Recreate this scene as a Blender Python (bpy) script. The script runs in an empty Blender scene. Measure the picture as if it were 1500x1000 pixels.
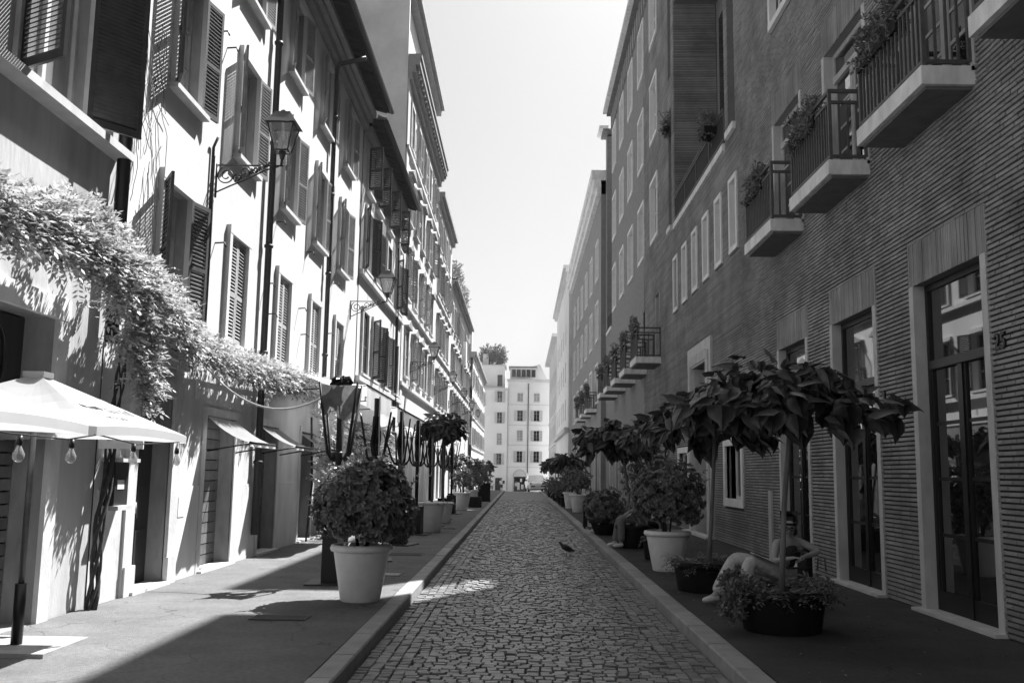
import bpy, bmesh, math, random
from mathutils import Vector, Matrix
R = random.Random(11)
PI = math.pi
sc = bpy.context.scene
COL = sc.collection

# ---------------------------------------------------------------- camera
EYE = Vector((0, 0, 1.6))
cam = bpy.data.cameras.new('camera'); co = bpy.data.objects.new('camera', cam); COL.objects.link(co)
cam.sensor_width = 36; cam.lens = 33.6; cam.clip_start = .05; cam.clip_end = 3000
fwd_in_cam = Vector((12 / 1400, 193 / 1400, 1)).normalized()            # street direction seen by the camera (x right, y down, z ahead)
up_in_cam = Vector((.0148 * 10155, -10155, 1400)).normalized()
up_in_cam = (up_in_cam - fwd_in_cam * up_in_cam.dot(fwd_in_cam)).normalized()
right_in_cam = fwd_in_cam.cross(-up_in_cam).normalized()
if right_in_cam.x < 0: right_in_cam = -right_in_cam
rx = Vector((right_in_cam.x, fwd_in_cam.x, up_in_cam.x)); dn = Vector((right_in_cam.y, fwd_in_cam.y, up_in_cam.y)); fw = Vector((right_in_cam.z, fwd_in_cam.z, up_in_cam.z))
co.matrix_world = Matrix(((rx.x, -dn.x, -fw.x, EYE.x), (rx.y, -dn.y, -fw.y, EYE.y), (rx.z, -dn.z, -fw.z, EYE.z), (0, 0, 0, 1)))
sc.camera = co

# ---------------------------------------------------------------- light
SUN = Vector((1, 1.55, 2.65)).normalized()
w = bpy.data.worlds.new('World'); sc.world = w; w.use_nodes = True
wn = w.node_tree.nodes; wl = w.node_tree.links; wn.clear()
sky = wn.new('ShaderNodeTexSky'); sky.sky_type = 'NISHITA'; sky.sun_disc = False
sky.sun_elevation = math.asin(SUN.z); sky.sun_rotation = math.atan2(SUN.x, SUN.y)
sky.dust_density = 3.0; sky.air_density = 1.2
bw = wn.new('ShaderNodeRGBToBW'); bg = wn.new('ShaderNodeBackground'); wo = wn.new('ShaderNodeOutputWorld')
wl.new(sky.outputs[0], bw.inputs[0]); wl.new(bw.outputs[0], bg.inputs[0]); wl.new(bg.outputs[0], wo.inputs[0])
bg.inputs[1].default_value = .05
sl = bpy.data.lights.new('sun', 'SUN'); sl.energy = 5.0; sl.angle = math.radians(.5); sl.color = (1, 1, 1)
so = bpy.data.objects.new('sun', sl); COL.objects.link(so); so.rotation_euler = SUN.to_track_quat('Z', 'Y').to_euler(); so.location = (30, 46, 80)
vs = sc.view_settings; vs.view_transform = 'Standard'; vs.look = 'None'; vs.gamma = 1; vs.use_curve_mapping = False
vs.exposure = 1.65

# ---------------------------------------------------------------- materials
def M(name, v, rough=.85, var=.2, scale=3., bump=0., bscale=60., spec=.3, stretch=(1, 1, 1), detail=6, speck=0., obj_var=0., trans=0., metallic=0., island=0., patch=0.):
    m = bpy.data.materials.new(name); m.use_nodes = True
    n = m.node_tree.nodes; l = m.node_tree.links; n.clear()
    out = n.new('ShaderNodeOutputMaterial'); p = n.new('ShaderNodeBsdfPrincipled')
    p.inputs['Roughness'].default_value = rough; p.inputs['Metallic'].default_value = metallic
    p.inputs['Specular IOR Level'].default_value = spec
    g = n.new('ShaderNodeNewGeometry'); mp = n.new('ShaderNodeMapping'); mp.inputs['Scale'].default_value = stretch
    l.new(g.outputs['Position'], mp.inputs[0])
    tx = n.new('ShaderNodeTexNoise'); tx.inputs['Scale'].default_value = scale; tx.inputs['Detail'].default_value = detail; tx.inputs['Roughness'].default_value = .62
    l.new(mp.outputs[0], tx.inputs['Vector'])
    mr = n.new('ShaderNodeMapRange'); mr.inputs[1].default_value = .3; mr.inputs[2].default_value = .7
    mr.inputs[3].default_value = v * (1 - var); mr.inputs[4].default_value = v * (1 + var)
    l.new(tx.outputs['Fac'], mr.inputs[0]); val = mr.outputs[0]
    def mul(a, node_out, lo, hi):
        r = n.new('ShaderNodeMapRange'); r.inputs[3].default_value = lo; r.inputs[4].default_value = hi; l.new(node_out, r.inputs[0])
        k = n.new('ShaderNodeMath'); k.operation = 'MULTIPLY'; l.new(a, k.inputs[0]); l.new(r.outputs[0], k.inputs[1]); return k.outputs[0]
    if speck:
        t2 = n.new('ShaderNodeTexNoise'); t2.inputs['Scale'].default_value = 140; t2.inputs['Detail'].default_value = 2; l.new(g.outputs['Position'], t2.inputs['Vector'])
        val = mul(val, t2.outputs['Fac'], 1 - speck * 1.6, 1 + speck * 1.6)
    if patch:
        t4 = n.new('ShaderNodeTexNoise'); t4.inputs['Scale'].default_value = 26; t4.inputs['Detail'].default_value = 5; l.new(g.outputs['Position'], t4.inputs['Vector']); val = mul(val, t4.outputs['Fac'], 1 - patch, 1 + patch)
        t5 = n.new('ShaderNodeTexVoronoi'); t5.feature = 'DISTANCE_TO_EDGE'; t5.inputs['Scale'].default_value = .55
        t6 = n.new('ShaderNodeTexNoise'); t6.inputs['Scale'].default_value = 1.7; l.new(g.outputs['Position'], t6.inputs['Vector']); av = n.new('ShaderNodeVectorMath'); av.operation = 'ADD'; l.new(g.outputs['Position'], av.inputs[0]); l.new(t6.outputs['Color'], av.inputs[1]); l.new(av.outputs[0], t5.inputs['Vector'])
        ck = n.new('ShaderNodeMapRange'); ck.inputs[1].default_value = 0; ck.inputs[2].default_value = .006; ck.inputs[3].default_value = .45; ck.inputs[4].default_value = 1; l.new(t5.outputs['Distance'], ck.inputs[0]); kk_ = n.new('ShaderNodeMath'); kk_.operation = 'MULTIPLY'; l.new(val, kk_.inputs[0]); l.new(ck.outputs[0], kk_.inputs[1]); val = kk_.outputs[0]
    if obj_var:
        oi = n.new('ShaderNodeObjectInfo'); val = mul(val, oi.outputs['Random'], 1 - obj_var, 1 + obj_var)
    if island:
        val = mul(val, g.outputs['Random Per Island'], 1 - island, 1 + island)
    l.new(val, p.inputs['Base Color'])
    if bump:
        t3 = n.new('ShaderNodeTexNoise'); t3.inputs['Scale'].default_value = bscale; t3.inputs['Detail'].default_value = 5; l.new(mp.outputs[0], t3.inputs['Vector'])
        b = n.new('ShaderNodeBump'); b.inputs['Strength'].default_value = bump; b.inputs['Distance'].default_value = .02
        l.new(t3.outputs['Fac'], b.inputs['Height']); l.new(b.outputs[0], p.inputs['Normal'])
    if trans:
        tr = n.new('ShaderNodeBsdfTranslucent'); l.new(val, tr.inputs[0])
        mx = n.new('ShaderNodeMixShader'); mx.inputs[0].default_value = trans; l.new(p.outputs[0], mx.inputs[1]); l.new(tr.outputs[0], mx.inputs[2]); l.new(mx.outputs[0], out.inputs[0])
    else:
        l.new(p.outputs[0], out.inputs[0])
    m.diffuse_color = (v, v, v, 1)
    return m

def glass_mat(name, v=.012, spec=.5, ior=2.6, rough=.02):
    m = M(name, v, rough=rough, var=.1, spec=spec); p = [x for x in m.node_tree.nodes if x.type == 'BSDF_PRINCIPLED'][0]
    p.inputs['IOR'].default_value = ior
    return m
def clear_mat(name):
    m = bpy.data.materials.new(name); m.use_nodes = True; n = m.node_tree.nodes; l = m.node_tree.links; n.clear()
    out = n.new('ShaderNodeOutputMaterial'); t = n.new('ShaderNodeBsdfTransparent'); t.inputs[0].default_value = (.8, .8, .8, 1)
    gl = n.new('ShaderNodeBsdfGlossy'); gl.inputs['Roughness'].default_value = .05
    d = n.new('ShaderNodeBsdfDiffuse'); d.inputs[0].default_value = (.5, .5, .5, 1)
    m1 = n.new('ShaderNodeMixShader'); m1.inputs[0].default_value = .18; l.new(t.outputs[0], m1.inputs[1]); l.new(gl.outputs[0], m1.inputs[2])
    m2 = n.new('ShaderNodeMixShader'); m2.inputs[0].default_value = .3; l.new(m1.outputs[0], m2.inputs[1]); l.new(d.outputs[0], m2.inputs[2])
    l.new(m2.outputs[0], out.inputs[0]); return m

m_stucco = M('pale_stucco', .57, var=.13, scale=.9, bump=.25, bscale=25, stretch=(1, 1, .35), speck=.04)
m_stucco_low = M('worn_low_stucco', .56, var=.2, scale=1.6, bump=.3, bscale=20, stretch=(1, 1, .4), speck=.06)
m_stucco_grey = M('grey_stucco', .42, var=.3, scale=1.3, bump=.3, bscale=16, stretch=(1, 1, .3), speck=.06)
m_stucco_d = M('cream_stucco', .55, var=.1, scale=.8, bump=.2, bscale=25, stretch=(1, 1, .4))
m_stucco_side = M('bare_party_wall', .6, var=.22, scale=.5, bump=.2, bscale=8)
m_far = M('far_stucco', .7, var=.07, scale=.4)
m_far_grey = M('far_grey_stucco', .55, var=.1, scale=.4)
m_stone = M('pale_stone', .5, var=.16, scale=4, bump=.15, bscale=50, speck=.05)
m_travert = M('travertine', .56, var=.14, scale=5, bump=.2, bscale=40, stretch=(1, 1, .5), speck=.08)
m_jamb = M('shaded_jamb', .26, var=.25, scale=6, stretch=(1, 1, .3), speck=.1)  # recess shade put into the colour of door and window reveals
m_marble_white = M('white_window_stone', .85, var=.08, scale=3)
m_frame_paint = M('frame_paint', .33, var=.1, scale=3, bump=.1)
m_shut = M('grey_painted_shutter', .27, rough=.6, var=.25, scale=6, obj_var=.25)
m_shut_mid = M('dark_grey_shutter', .085, rough=.6, var=.25, scale=6, obj_var=.2)
m_shut_lt = M('pale_and_hazed_shutter', .42, rough=.6, var=.18, scale=6, obj_var=.15)  # own pale paint nearby; on the end houses the tone carries haze
m_shut_dk = M('dark_wood_shutter', .055, rough=.55, var=.3, scale=6, obj_var=.3)
m_wood_dk = M('dark_door_wood', .028, rough=.4, var=.35, scale=5, stretch=(1, 1, .15))
m_board = M('grey_roller_boards', .12, rough=.55, var=.25, scale=7, obj_var=.25)
m_black = M('black_metal', .014, rough=.4, var=.2, scale=8)
m_iron = M('dark_iron', .045, rough=.5, var=.3, scale=20)
m_rail = M('grey_painted_iron', .10, rough=.5, var=.2, scale=15)
m_brick = M('roman_brick', .29, var=.34, scale=.9, detail=9, bump=.25, bscale=120, speck=.10, island=.16)
m_brick_o = M('roman_brick_single', .29, var=.34, scale=.9, detail=9, bump=.25, bscale=120, speck=.10, obj_var=.16)
m_mortar = M('raked_mortar', .055, var=.2, scale=9)
m_brick_far = M('far_brick', .25, var=.12, scale=2.2, speck=.16, bump=.3, bscale=50, stretch=(1, 1, 3))
m_brick2 = M('pale_far_brick', .30, var=.1, scale=1.2, speck=.1)
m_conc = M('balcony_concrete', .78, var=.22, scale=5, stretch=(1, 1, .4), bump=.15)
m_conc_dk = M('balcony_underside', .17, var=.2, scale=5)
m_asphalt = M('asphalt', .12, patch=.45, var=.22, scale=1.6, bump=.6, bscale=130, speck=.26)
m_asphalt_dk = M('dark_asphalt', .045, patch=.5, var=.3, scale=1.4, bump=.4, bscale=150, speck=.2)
m_kerb = M('kerb_travertine', .27, var=.16, scale=6, bump=.2, bscale=60, speck=.09, obj_var=.12)
m_cobble = M('basalt_cobble', .15, rough=.36, var=.25, scale=9, bump=.3, bscale=70, spec=.5, island=.34)
m_cobble_o = M('basalt_cobble_single', .15, rough=.36, var=.25, scale=9, bump=.3, bscale=70, spec=.5, obj_var=.34)
m_joint = M('cobble_joint_dirt', .06, var=.3, scale=20, bump=.3)
m_road_far = M('far_cobbles', .085, rough=.55, var=.3, scale=7, speck=.2, bump=.4, bscale=14)
m_pane = glass_mat('window_glass', ior=2.6)
m_pane_dk = glass_mat('dim_window_glass', ior=1.6, spec=.5)
m_clear = clear_mat('clear_glass')
m_curtain = M('curtain', .5, var=.25, scale=2.5, stretch=(1, 9, .05))
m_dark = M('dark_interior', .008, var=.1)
m_canvas = M('white_canvas', .62, var=.04, scale=2, trans=.5, rough=.9)
m_awning = M('sheer_awning', .6, var=.05, scale=2, trans=.7, rough=.9)
m_canvas_gr = M('grey_canvas', .36, var=.12, scale=4, trans=.6, rough=.9)
m_pot = M('pale_plastic_pot', .8, var=.08, scale=5, rough=.5, speck=.05)
m_pot_dk = M('dark_planter', .012, var=.3, scale=6, rough=.7)
m_soil = M('soil', .02, var=.3, scale=30)
m_leaf_w = M('wisteria_leaf', .42, rough=.5, var=.15, scale=8, island=.4, trans=.3, spec=.4)
m_leaf_b = M('shrub_leaf', .2, rough=.3, var=.2, scale=9, obj_var=.35, trans=.2, spec=.5)
m_leaf_bi = M('shrub_leaf_mass', .17, rough=.32, var=.2, scale=9, island=.45, trans=.2, spec=.5)
m_leaf_c = M('catalpa_leaf', .10, rough=.4, var=.35, scale=14, obj_var=.6, trans=.2, spec=.4, bump=.2, bscale=60)
m_leaf_ci = M('catalpa_leaf_mass', .09, rough=.45, var=.2, scale=14, island=.45, trans=.22, spec=.4)
m_leaf_lit = M('sunlit_leaf_mass', .16, rough=.45, var=.2, scale=14, island=.45, trans=.3, spec=.4)  # paler copy of the catalpa leaf, sunlight put into its colour
m_bark = M('grey_bark', .16, var=.3, scale=14, stretch=(1, 1, .2), bump=.4, bscale=40)
m_bark_dk = M('dark_bark', .05, var=.3, scale=14, bump=.4, bscale=40)
m_rope = M('pale_rope', .5, var=.1, scale=20)
m_print = M('pale_grey_print', .2, var=.1)
m_paper = M('paper', .65, var=.06, scale=12)
m_tile = M('roof_tile', .16, var=.3, scale=3, obj_var=.2)
m_eave_wood = M('dark_eave_wood', .010, var=.3, scale=5)
m_cornice = M('grey_cornice', .26, var=.15, scale=3)
m_skin = M('skin', .36, rough=.55, var=.06, scale=12)
m_hair = M('dark_hair', .015, rough=.4, var=.3, scale=60, stretch=(1, 1, .1))
m_cloth_w = M('pale_trouser_cloth', .5, var=.25, scale=16, bump=.8, bscale=18)
m_cloth_d = M('dark_cloth', .05, var=.2, scale=18)
m_cloth_m = M('mid_cloth', .17, var=.2, scale=18)
m_carpaint = M('white_car_paint', .68, rough=.25, var=.02, spec=.6)
m_rubber = M('rubber', .02, rough=.8)
m_tin = M('zinc_pipe', .12, rough=.45, var=.3, scale=6, metallic=.4)

# ---------------------------------------------------------------- mesh helpers
class MB:
    def __init__(s): s.v = []; s.f = []; s.sm = []
    def quad(s, a, b, c, d, smooth=False):
        i = len(s.v); s.v += [tuple(a), tuple(b), tuple(c), tuple(d)]; s.f.append((i, i + 1, i + 2, i + 3)); s.sm.append(smooth)
    def tri(s, a, b, c):
        i = len(s.v); s.v += [tuple(a), tuple(b), tuple(c)]; s.f.append((i, i + 1, i + 2)); s.sm.append(False)
    def poly(s, pts):
        i = len(s.v); s.v += [tuple(p) for p in pts]; s.f.append(tuple(range(i, i + len(pts)))); s.sm.append(False)
    def box(s, x0, x1, y0, y1, z0, z1, m=None):
        i = len(s.v); P = [Vector((x, y, z)) for z in (z0, z1) for y in (y0, y1) for x in (x0, x1)]
        if m is not None: P = [m @ p for p in P]
        s.v += [tuple(p) for p in P]
        for q in ((0, 2, 3, 1), (4, 5, 7, 6), (0, 1, 5, 4), (2, 6, 7, 3), (0, 4, 6, 2), (1, 3, 7, 5)): s.f.append(tuple(i + k for k in q)); s.sm.append(False)
        return s
    def tube(s, pts, r, n=6, cap=True):
        pts = [Vector(p) for p in pts]; rs = r if isinstance(r, (list, tuple)) else [r] * len(pts)
        i0 = len(s.v); prev = None
        for k, p in enumerate(pts):
            t = (pts[min(k + 1, len(pts) - 1)] - pts[max(k - 1, 0)])
            t = t.normalized() if t.length > 1e-9 else Vector((0, 0, 1))
            if prev is None:
                a = t.orthogonal().normalized()
            else:
                a = prev - t * prev.dot(t); a = a.normalized() if a.length > 1e-6 else t.orthogonal().normalized()
            prev = a; b = t.cross(a)
            for j in range(n):
                q = 2 * PI * j / n; s.v.append(tuple(p + (a * math.cos(q) + b * math.sin(q)) * rs[k]))
        for k in range(len(pts) - 1):
            for j in range(n):
                a = i0 + k * n + j; b = i0 + k * n + (j + 1) % n
                s.f.append((a, b, b + n, a + n)); s.sm.append(n > 4)
        if cap:
            s.f.append(tuple(i0 + j for j in reversed(range(n)))); s.sm.append(False)
            e = i0 + (len(pts) - 1) * n; s.f.append(tuple(e + j for j in range(n))); s.sm.append(False)
        return s
    def lathe(s, prof, n=28, c=(0, 0)):
        i0 = len(s.v)
        for r, z in prof:
            for j in range(n):
                q = 2 * PI * j / n; s.v.append((c[0] + r * math.cos(q), c[1] + r * math.sin(q), z))
        for k in range(len(prof) - 1):
            for j in range(n):
                a = i0 + k * n + j; b = i0 + k * n + (j + 1) % n
                s.f.append((a, b, b + n, a + n)); s.sm.append(True)
        return s
    def disc(s, r, z, n=20, c=(0, 0)):
        s.poly([(c[0] + r * math.cos(2 * PI * j / n), c[1] + r * math.sin(2 * PI * j / n), z) for j in range(n)])
    def mesh(s, name, mat):
        me = bpy.data.meshes.new(name); me.from_pydata(s.v, [], s.f)
        me.polygons.foreach_set('use_smooth', s.sm)
        if mat: me.materials.append(mat)
        me.update(); return me
    def build(s, name, mat, parent=None, loc=None, kind=None):
        return inst(s.mesh(name, mat), name, parent, loc, kind=kind)
def inst(me, name, parent=None, loc=None, rz=0, rot=None, kind=None, scale=None):
    o = bpy.data.objects.new(name, me); COL.objects.link(o)
    if parent: o.parent = parent
    if loc is not None: o.location = loc
    if rot is not None: o.rotation_euler = rot
    elif rz: o.rotation_euler = (0, 0, rz)
    if scale is not None: o.scale = scale
    if kind: o['kind'] = kind
    return o
def tag(o, label=None, cat=None, group=None, kind=None):
    if label: o['label'] = label
    if cat: o['category'] = cat
    if group: o['group'] = group
    if kind: o['kind'] = kind
    return o
def thing(name, label, cat, loc=(0, 0, 0), rz=0, group=None):
    o = bpy.data.objects.new(name, None); COL.objects.link(o); o.location = loc; o.rotation_euler = (0, 0, rz); o.empty_display_size = .2
    return tag(o, label, cat, group)
_cache = {}
def cached(key, fn):
    if key not in _cache: _cache[key] = fn()
    return _cache[key]
def copy_tree(o, parent=None):
    c = o.copy(); COL.objects.link(c)
    if parent: c.parent = parent
    for ch in kids(o): copy_tree(ch, c)
    return c
def kids(o):
    return [x for x in list(COL.objects) if x.parent is o]
def text_mesh(txt, size, bold=0.0, ext=.002):
    cu = bpy.data.curves.new('lettering', 'FONT'); cu.body = txt; cu.size = size; cu.extrude = ext; cu.offset = bold; cu.align_x = 'CENTER'
    t = bpy.data.objects.new('lettering', cu); COL.objects.link(t)
    dg = bpy.context.evaluated_depsgraph_get(); me = bpy.data.meshes.new_from_object(t.evaluated_get(dg)); bpy.data.objects.remove(t)
    return me

# ---------------------------------------------------------------- ground, road, pavements
ZL = .12                                                    # pavement height
def gz(y): return 0 if y < 86 else -.0205 * (y - 86)        # the street dips slightly past the crossing
def sheet(name, x0, x1, ys, z, mat, kind='structure'):
    b = MB()
    for a, c in zip(ys[:-1], ys[1:]): b.quad((x0, a, gz(a) + z), (x1, a, gz(a) + z), (x1, c, gz(c) + z), (x0, c, gz(c) + z))
    return b.build(name, mat, kind=kind)
sheet('ground', -400, 400, [-300, 86, 150, 700], -.16, m_asphalt)
KL0, KL1, KR0, KR1 = -1.51, -1.32, 1.69, 1.90
XL, XR = -4.62, 4.65
road = sheet('road', KL1 - .05, KR0 + .05, [-20, 58], -.032, m_joint)
far_road = sheet('road', KL1 - .05, KR0 + .05, [58, 84], .0, m_road_far)
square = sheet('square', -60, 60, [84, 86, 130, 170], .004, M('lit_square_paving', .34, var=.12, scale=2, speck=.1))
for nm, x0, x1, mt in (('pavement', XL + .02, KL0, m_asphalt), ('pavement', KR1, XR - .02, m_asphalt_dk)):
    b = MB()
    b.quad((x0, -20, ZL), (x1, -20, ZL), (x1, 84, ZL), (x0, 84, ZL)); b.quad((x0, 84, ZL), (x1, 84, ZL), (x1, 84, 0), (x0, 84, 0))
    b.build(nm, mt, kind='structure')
# kerbs: separate travertine stones
for side, (k0, k1) in enumerate(((KL0, KL1), (KR0, KR1))):
    b = MB(); b.box(k0 + .01, k1 - .01, -20, 84, -.1, ZL - .02); kerb = b.build('kerb', m_joint, kind='structure')
    y = 2.0; meshes = []
    for ln in (.9, 1.1, 1.3, 1.0):
        q = MB(); e = .012; W = k1 - k0
        q.v += [(0, 0, -.1), (W, 0, -.1), (W, ln, -.1), (0, ln, -.1), (0, 0, ZL - e), (W, 0, ZL - e), (W, ln, ZL - e), (0, ln, ZL - e), (e, e, ZL + .003), (W - e, e, ZL + .003), (W - e, ln - e, ZL + .003), (e, ln - e, ZL + .003)]
        for f in ((0, 1, 5, 4), (1, 2, 6, 5), (2, 3, 7, 6), (3, 0, 4, 7), (4, 5, 9, 8), (5, 6, 10, 9), (6, 7, 11, 10), (7, 4, 8, 11), (8, 9, 10, 11)): q.f.append(f); q.sm.append(False)
        meshes.append((ln, q.mesh('kerb_stone', m_kerb)))
    while y < 83:
        ln, me = R.choice(meshes); inst(me, 'kerb_stone', kerb, (k0 + R.uniform(-.004, .004), y, R.uniform(-.004, .004))); y += ln + .008
# cobbles
def cobble(b, cx, cy, sx, sy, z, ang=0):
    h = R.uniform(-.006, .008) + z; t = R.uniform(-.007, .007); u = R.uniform(-.007, .007); ca, sa = math.cos(ang), math.sin(ang)
    i = len(b.v)
    ring = []
    for (kx, ky) in ((-1, -1), (1, -1), (1, 1), (-1, 1)): ring.append((kx * sx / 2 * R.uniform(.9, 1.04), ky * sy / 2 * R.uniform(.86, 1.06)))
    for sc_, zz, tilt in ((1.0, -.035, 0), (.985, -.010, 1), (.86, .002, 1)):
        for (px, py) in ring:
            px *= sc_; py *= sc_
            b.v.append((cx + px * ca - py * sa, cy + px * sa + py * ca, h + zz + (px / sx * t + py / sy * u) * tilt))
    for k in range(2):
        for j in range(4):
            a = i + k * 4 + j; c = i + k * 4 + (j + 1) % 4; b.f.append((a, c, c + 4, a + 4)); b.sm.append(False)
    b.f.append((i + 8, i + 9, i + 10, i + 11)); b.sm.append(False)
def crown(x): return .035 * (1 - ((x - .18) / 1.5) ** 2)
cells = []
BW = .105
for side in (0, 1):                                          # straight gutter courses along each kerb
    for c in range(4):
        cx = (KL1 + .012 + BW * (c + .5)) if side == 0 else (KR0 - .012 - BW * (c + .5)); y = 4.5 + R.random() * .1
        while y < 58:
            ln = R.uniform(.085, .13); cells.append((cx + R.uniform(-.006, .006), y + ln / 2, BW * .96, ln * .96, R.uniform(-.05, .05))); y += ln
xa, xb = KL1 + .012 + BW * 4, KR0 - .012 - BW * 4
y = 4.5
while y < 58:
    dy = R.uniform(.085, .105); x = xa + R.uniform(-.03, .03)
    while x < xb - .03:
        sx = min(R.uniform(.075, .125), xb - x)
        if sx > .05:
            c = x + sx / 2; arc = .10 * math.sin((c - xa) / (xb - xa) * PI * 2.0) + .04 * math.sin(c * 5 + y * .7)
            cells.append((c, y + arc + R.uniform(-.012, .012), sx * .95, dy * R.uniform(.93, 1.02), R.uniform(-.16, .16)))
        x += sx
    y += dy
cells.sort(key=lambda c: c[1])
vis = [c for c in cells if c[1] > 7.1]
near = set(id(c) for c in vis[:300])
rest = MB()
for c in cells:
    if id(c) in near:
        q = MB(); cobble(q, 0, 0, c[2], c[3], 0, c[4]); q.build('cobblestone', m_cobble_o, road, (c[0], c[1], crown(c[0])))
    else: cobble(rest, c[0], c[1], c[2], c[3], crown(c[0]), c[4])
rest.build('cobblestones', m_cobble, road, kind='stuff')
# sky is the world; a distant band of ground closes the view

# ---------------------------------------------------------------- buildings
class Bld:
    """local x runs along the facade, local y points out of it, z up"""
    def __init__(s, name, label, cat, side, plane, ref, group=None):
        s.side = side; s.ref = ref
        loc, rz = {'L': ((plane, ref, 0), -PI / 2), 'R': ((plane, ref, 0), PI / 2), 'F': ((ref, plane, 0), PI)}[side]
        s.root = thing(name, label, cat, loc, rz, group)
    def u(s, a): return a - s.ref if s.side == 'R' else s.ref - a
    def rng(s, a, b): return tuple(sorted((s.u(a), s.u(b))))
    def box(s, b, ya, yb, w0, w1, z0, z1):
        u0, u1 = s.rng(ya, yb); b.box(u0, u1, min(w0, w1), max(w0, w1), z0, z1); return b
    def part(s, name, mat, *boxes, kind=None, label=None):
        for q in boxes: o = s.box(MB(), *q).build(name, mat, s.root, kind=kind)
        if label: o['label'] = label
        return o
    def wall(s, ya, yb, z0, z1, mat, holes=(), depth=.35, w=0, name='wall', rev=None):
        b = MB(); u0, u1 = s.rng(ya, yb); hs = []
        for h in holes:
            a, c = s.rng(h[0], h[1]); a, c = max(a, u0), min(c, u1); d, e = max(h[2], z0), min(h[3], z1)
            if c > a and e > d: hs.append((a, c, d, e, h[4] if len(h) > 4 else depth, h[5] if len(h) > 5 else None))
        us = sorted(set([u0, u1] + [x for h in hs for x in h[:2]])); zs = sorted(set([z0, z1] + [x for h in hs for x in h[2:4]]))
        for za, zb in zip(zs[:-1], zs[1:]):
            run = None
            for ua, ub in zip(us[:-1], us[1:]):
                inside = any(h[0] <= (ua + ub) / 2 <= h[1] and h[2] <= (za + zb) / 2 <= h[3] for h in hs)
                if not inside: b.quad((ua, w, za), (ub, w, za), (ub, w, zb), (ua, w, zb))
        o = b.build(name, mat, s.root)
        if hs:
            for a, c, d, e, dp, hm_ in hs:
                r = MB()
                r.quad((a, w, d), (a, w - dp, d), (a, w - dp, e), (a, w, e)); r.quad((c, w, d), (c, w - dp, d), (c, w - dp, e), (c, w, e))
                r.quad((a, w, e), (a, w - dp, e), (c, w - dp, e), (c, w, e)); r.quad((a, w, d), (c, w, d), (c, w - dp, d), (a, w - dp, d))
                r.build('reveal', hm_ or rev or mat, s.root)
        return o

def frame_mesh(W, H, t, out, mat, inn=.0, bottom=True):      # rectangular surround, origin bottom centre of the opening
    def f():
        b = MB()
        b.box(-W / 2 - t, -W / 2, -inn, out, 0, H); b.box(W / 2, W / 2 + t, -inn, out, 0, H); b.box(-W / 2 - t, W / 2 + t, -inn, out + .004, H, H + t)
        if bottom: b.box(-W / 2 - t, W / 2 + t, -inn, out + .004, -t, 0)
        return b.mesh('window', mat)
    return cached(('frame', W, H, t, out, mat.name, inn, bottom), f)
def sill_mesh(W, out, mat, th=.07):
    return cached(('sill', W, out, mat.name, th), lambda: MB().box(-W / 2, W / 2, 0, out, -th, 0).mesh('sill', mat))
def casement_mesh(W, H, mat, d=.05, bars=2, mull=1):
    def f():
        b = MB(); t = .06
        b.box(-W / 2, -W / 2 + t, -d, 0, 0, H); b.box(W / 2 - t, W / 2, -d, 0, 0, H); b.box(-W / 2 + t, W / 2 - t, -d, 0, 0, t); b.box(-W / 2 + t, W / 2 - t, -d, 0, H - t, H)
        for k in range(mull): x = -W / 2 + W * (k + 1) / (mull + 1); b.box(x - .035, x + .035, -d, .006, t, H - t)
        for k in range(bars): z = H * (k + 1) / (bars + 1); b.box(-W / 2 + t, W / 2 - t, -d + .01, -.008, z - .015, z + .015)
        return b.mesh('casement', mat)
    return cached(('case', W, H, mat.name, d, bars, mull), f)
def pane_mesh(W, H, mat): return cached(('pane', W, H, mat.name), lambda: MB().box(-W / 2 + .01, W / 2 - .01, -.012, 0, .01, H - .01).mesh('pane', mat))
def shutter_mesh(W, H, sgn, mat, n=28, mid=True):
    def f():
        b = MB(); t = .055; d = .038
        X = lambda a, c: (min(a * sgn, c * sgn), max(a * sgn, c * sgn))
        b.box(*X(0, t), 0, d, 0, H); b.box(*X(W - t, W), 0, d, 0, H); b.box(*X(t, W - t), 0, d, 0, t * 1.4); b.box(*X(t, W - t), 0, d, H - t, H)
        if mid: b.box(*X(t, W - t), 0, d, H * .44, H * .44 + t)
        z0, z1 = t * 1.4, H - t; p = (z1 - z0) / n
        a, c = X(t, W - t)
        for k in range(n):
            z = z0 + p * k
            if mid and H * .44 - p * .8 < z < H * .44 + t: continue
            zi, zo, th = z + p * .52, z + p * .05, p * .26
            b.quad((a, .004, zi + th), (c, .004, zi + th), (c, d - .002, zo + th), (a, d - .002, zo + th)); b.quad((a, .004, zi), (c, .004, zi), (c, d - .002, zo), (a, d - .002, zo))
            b.quad((a, d - .002, zo), (c, d - .002, zo), (c, d - .002, zo + th), (a, d - .002, zo + th)); b.quad((a, .004, zi), (c, .004, zi), (c, .004, zi + th), (a, .004, zi + th))
        return b.mesh('shutter', mat)
    return cached(('shut', W, H, sgn, mat.name, n, mid), f)
def open_pair(): return (R.choice((166, 168, 170, 172, 150)), R.choice((160, 166, 168, 170, 145)))
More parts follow.
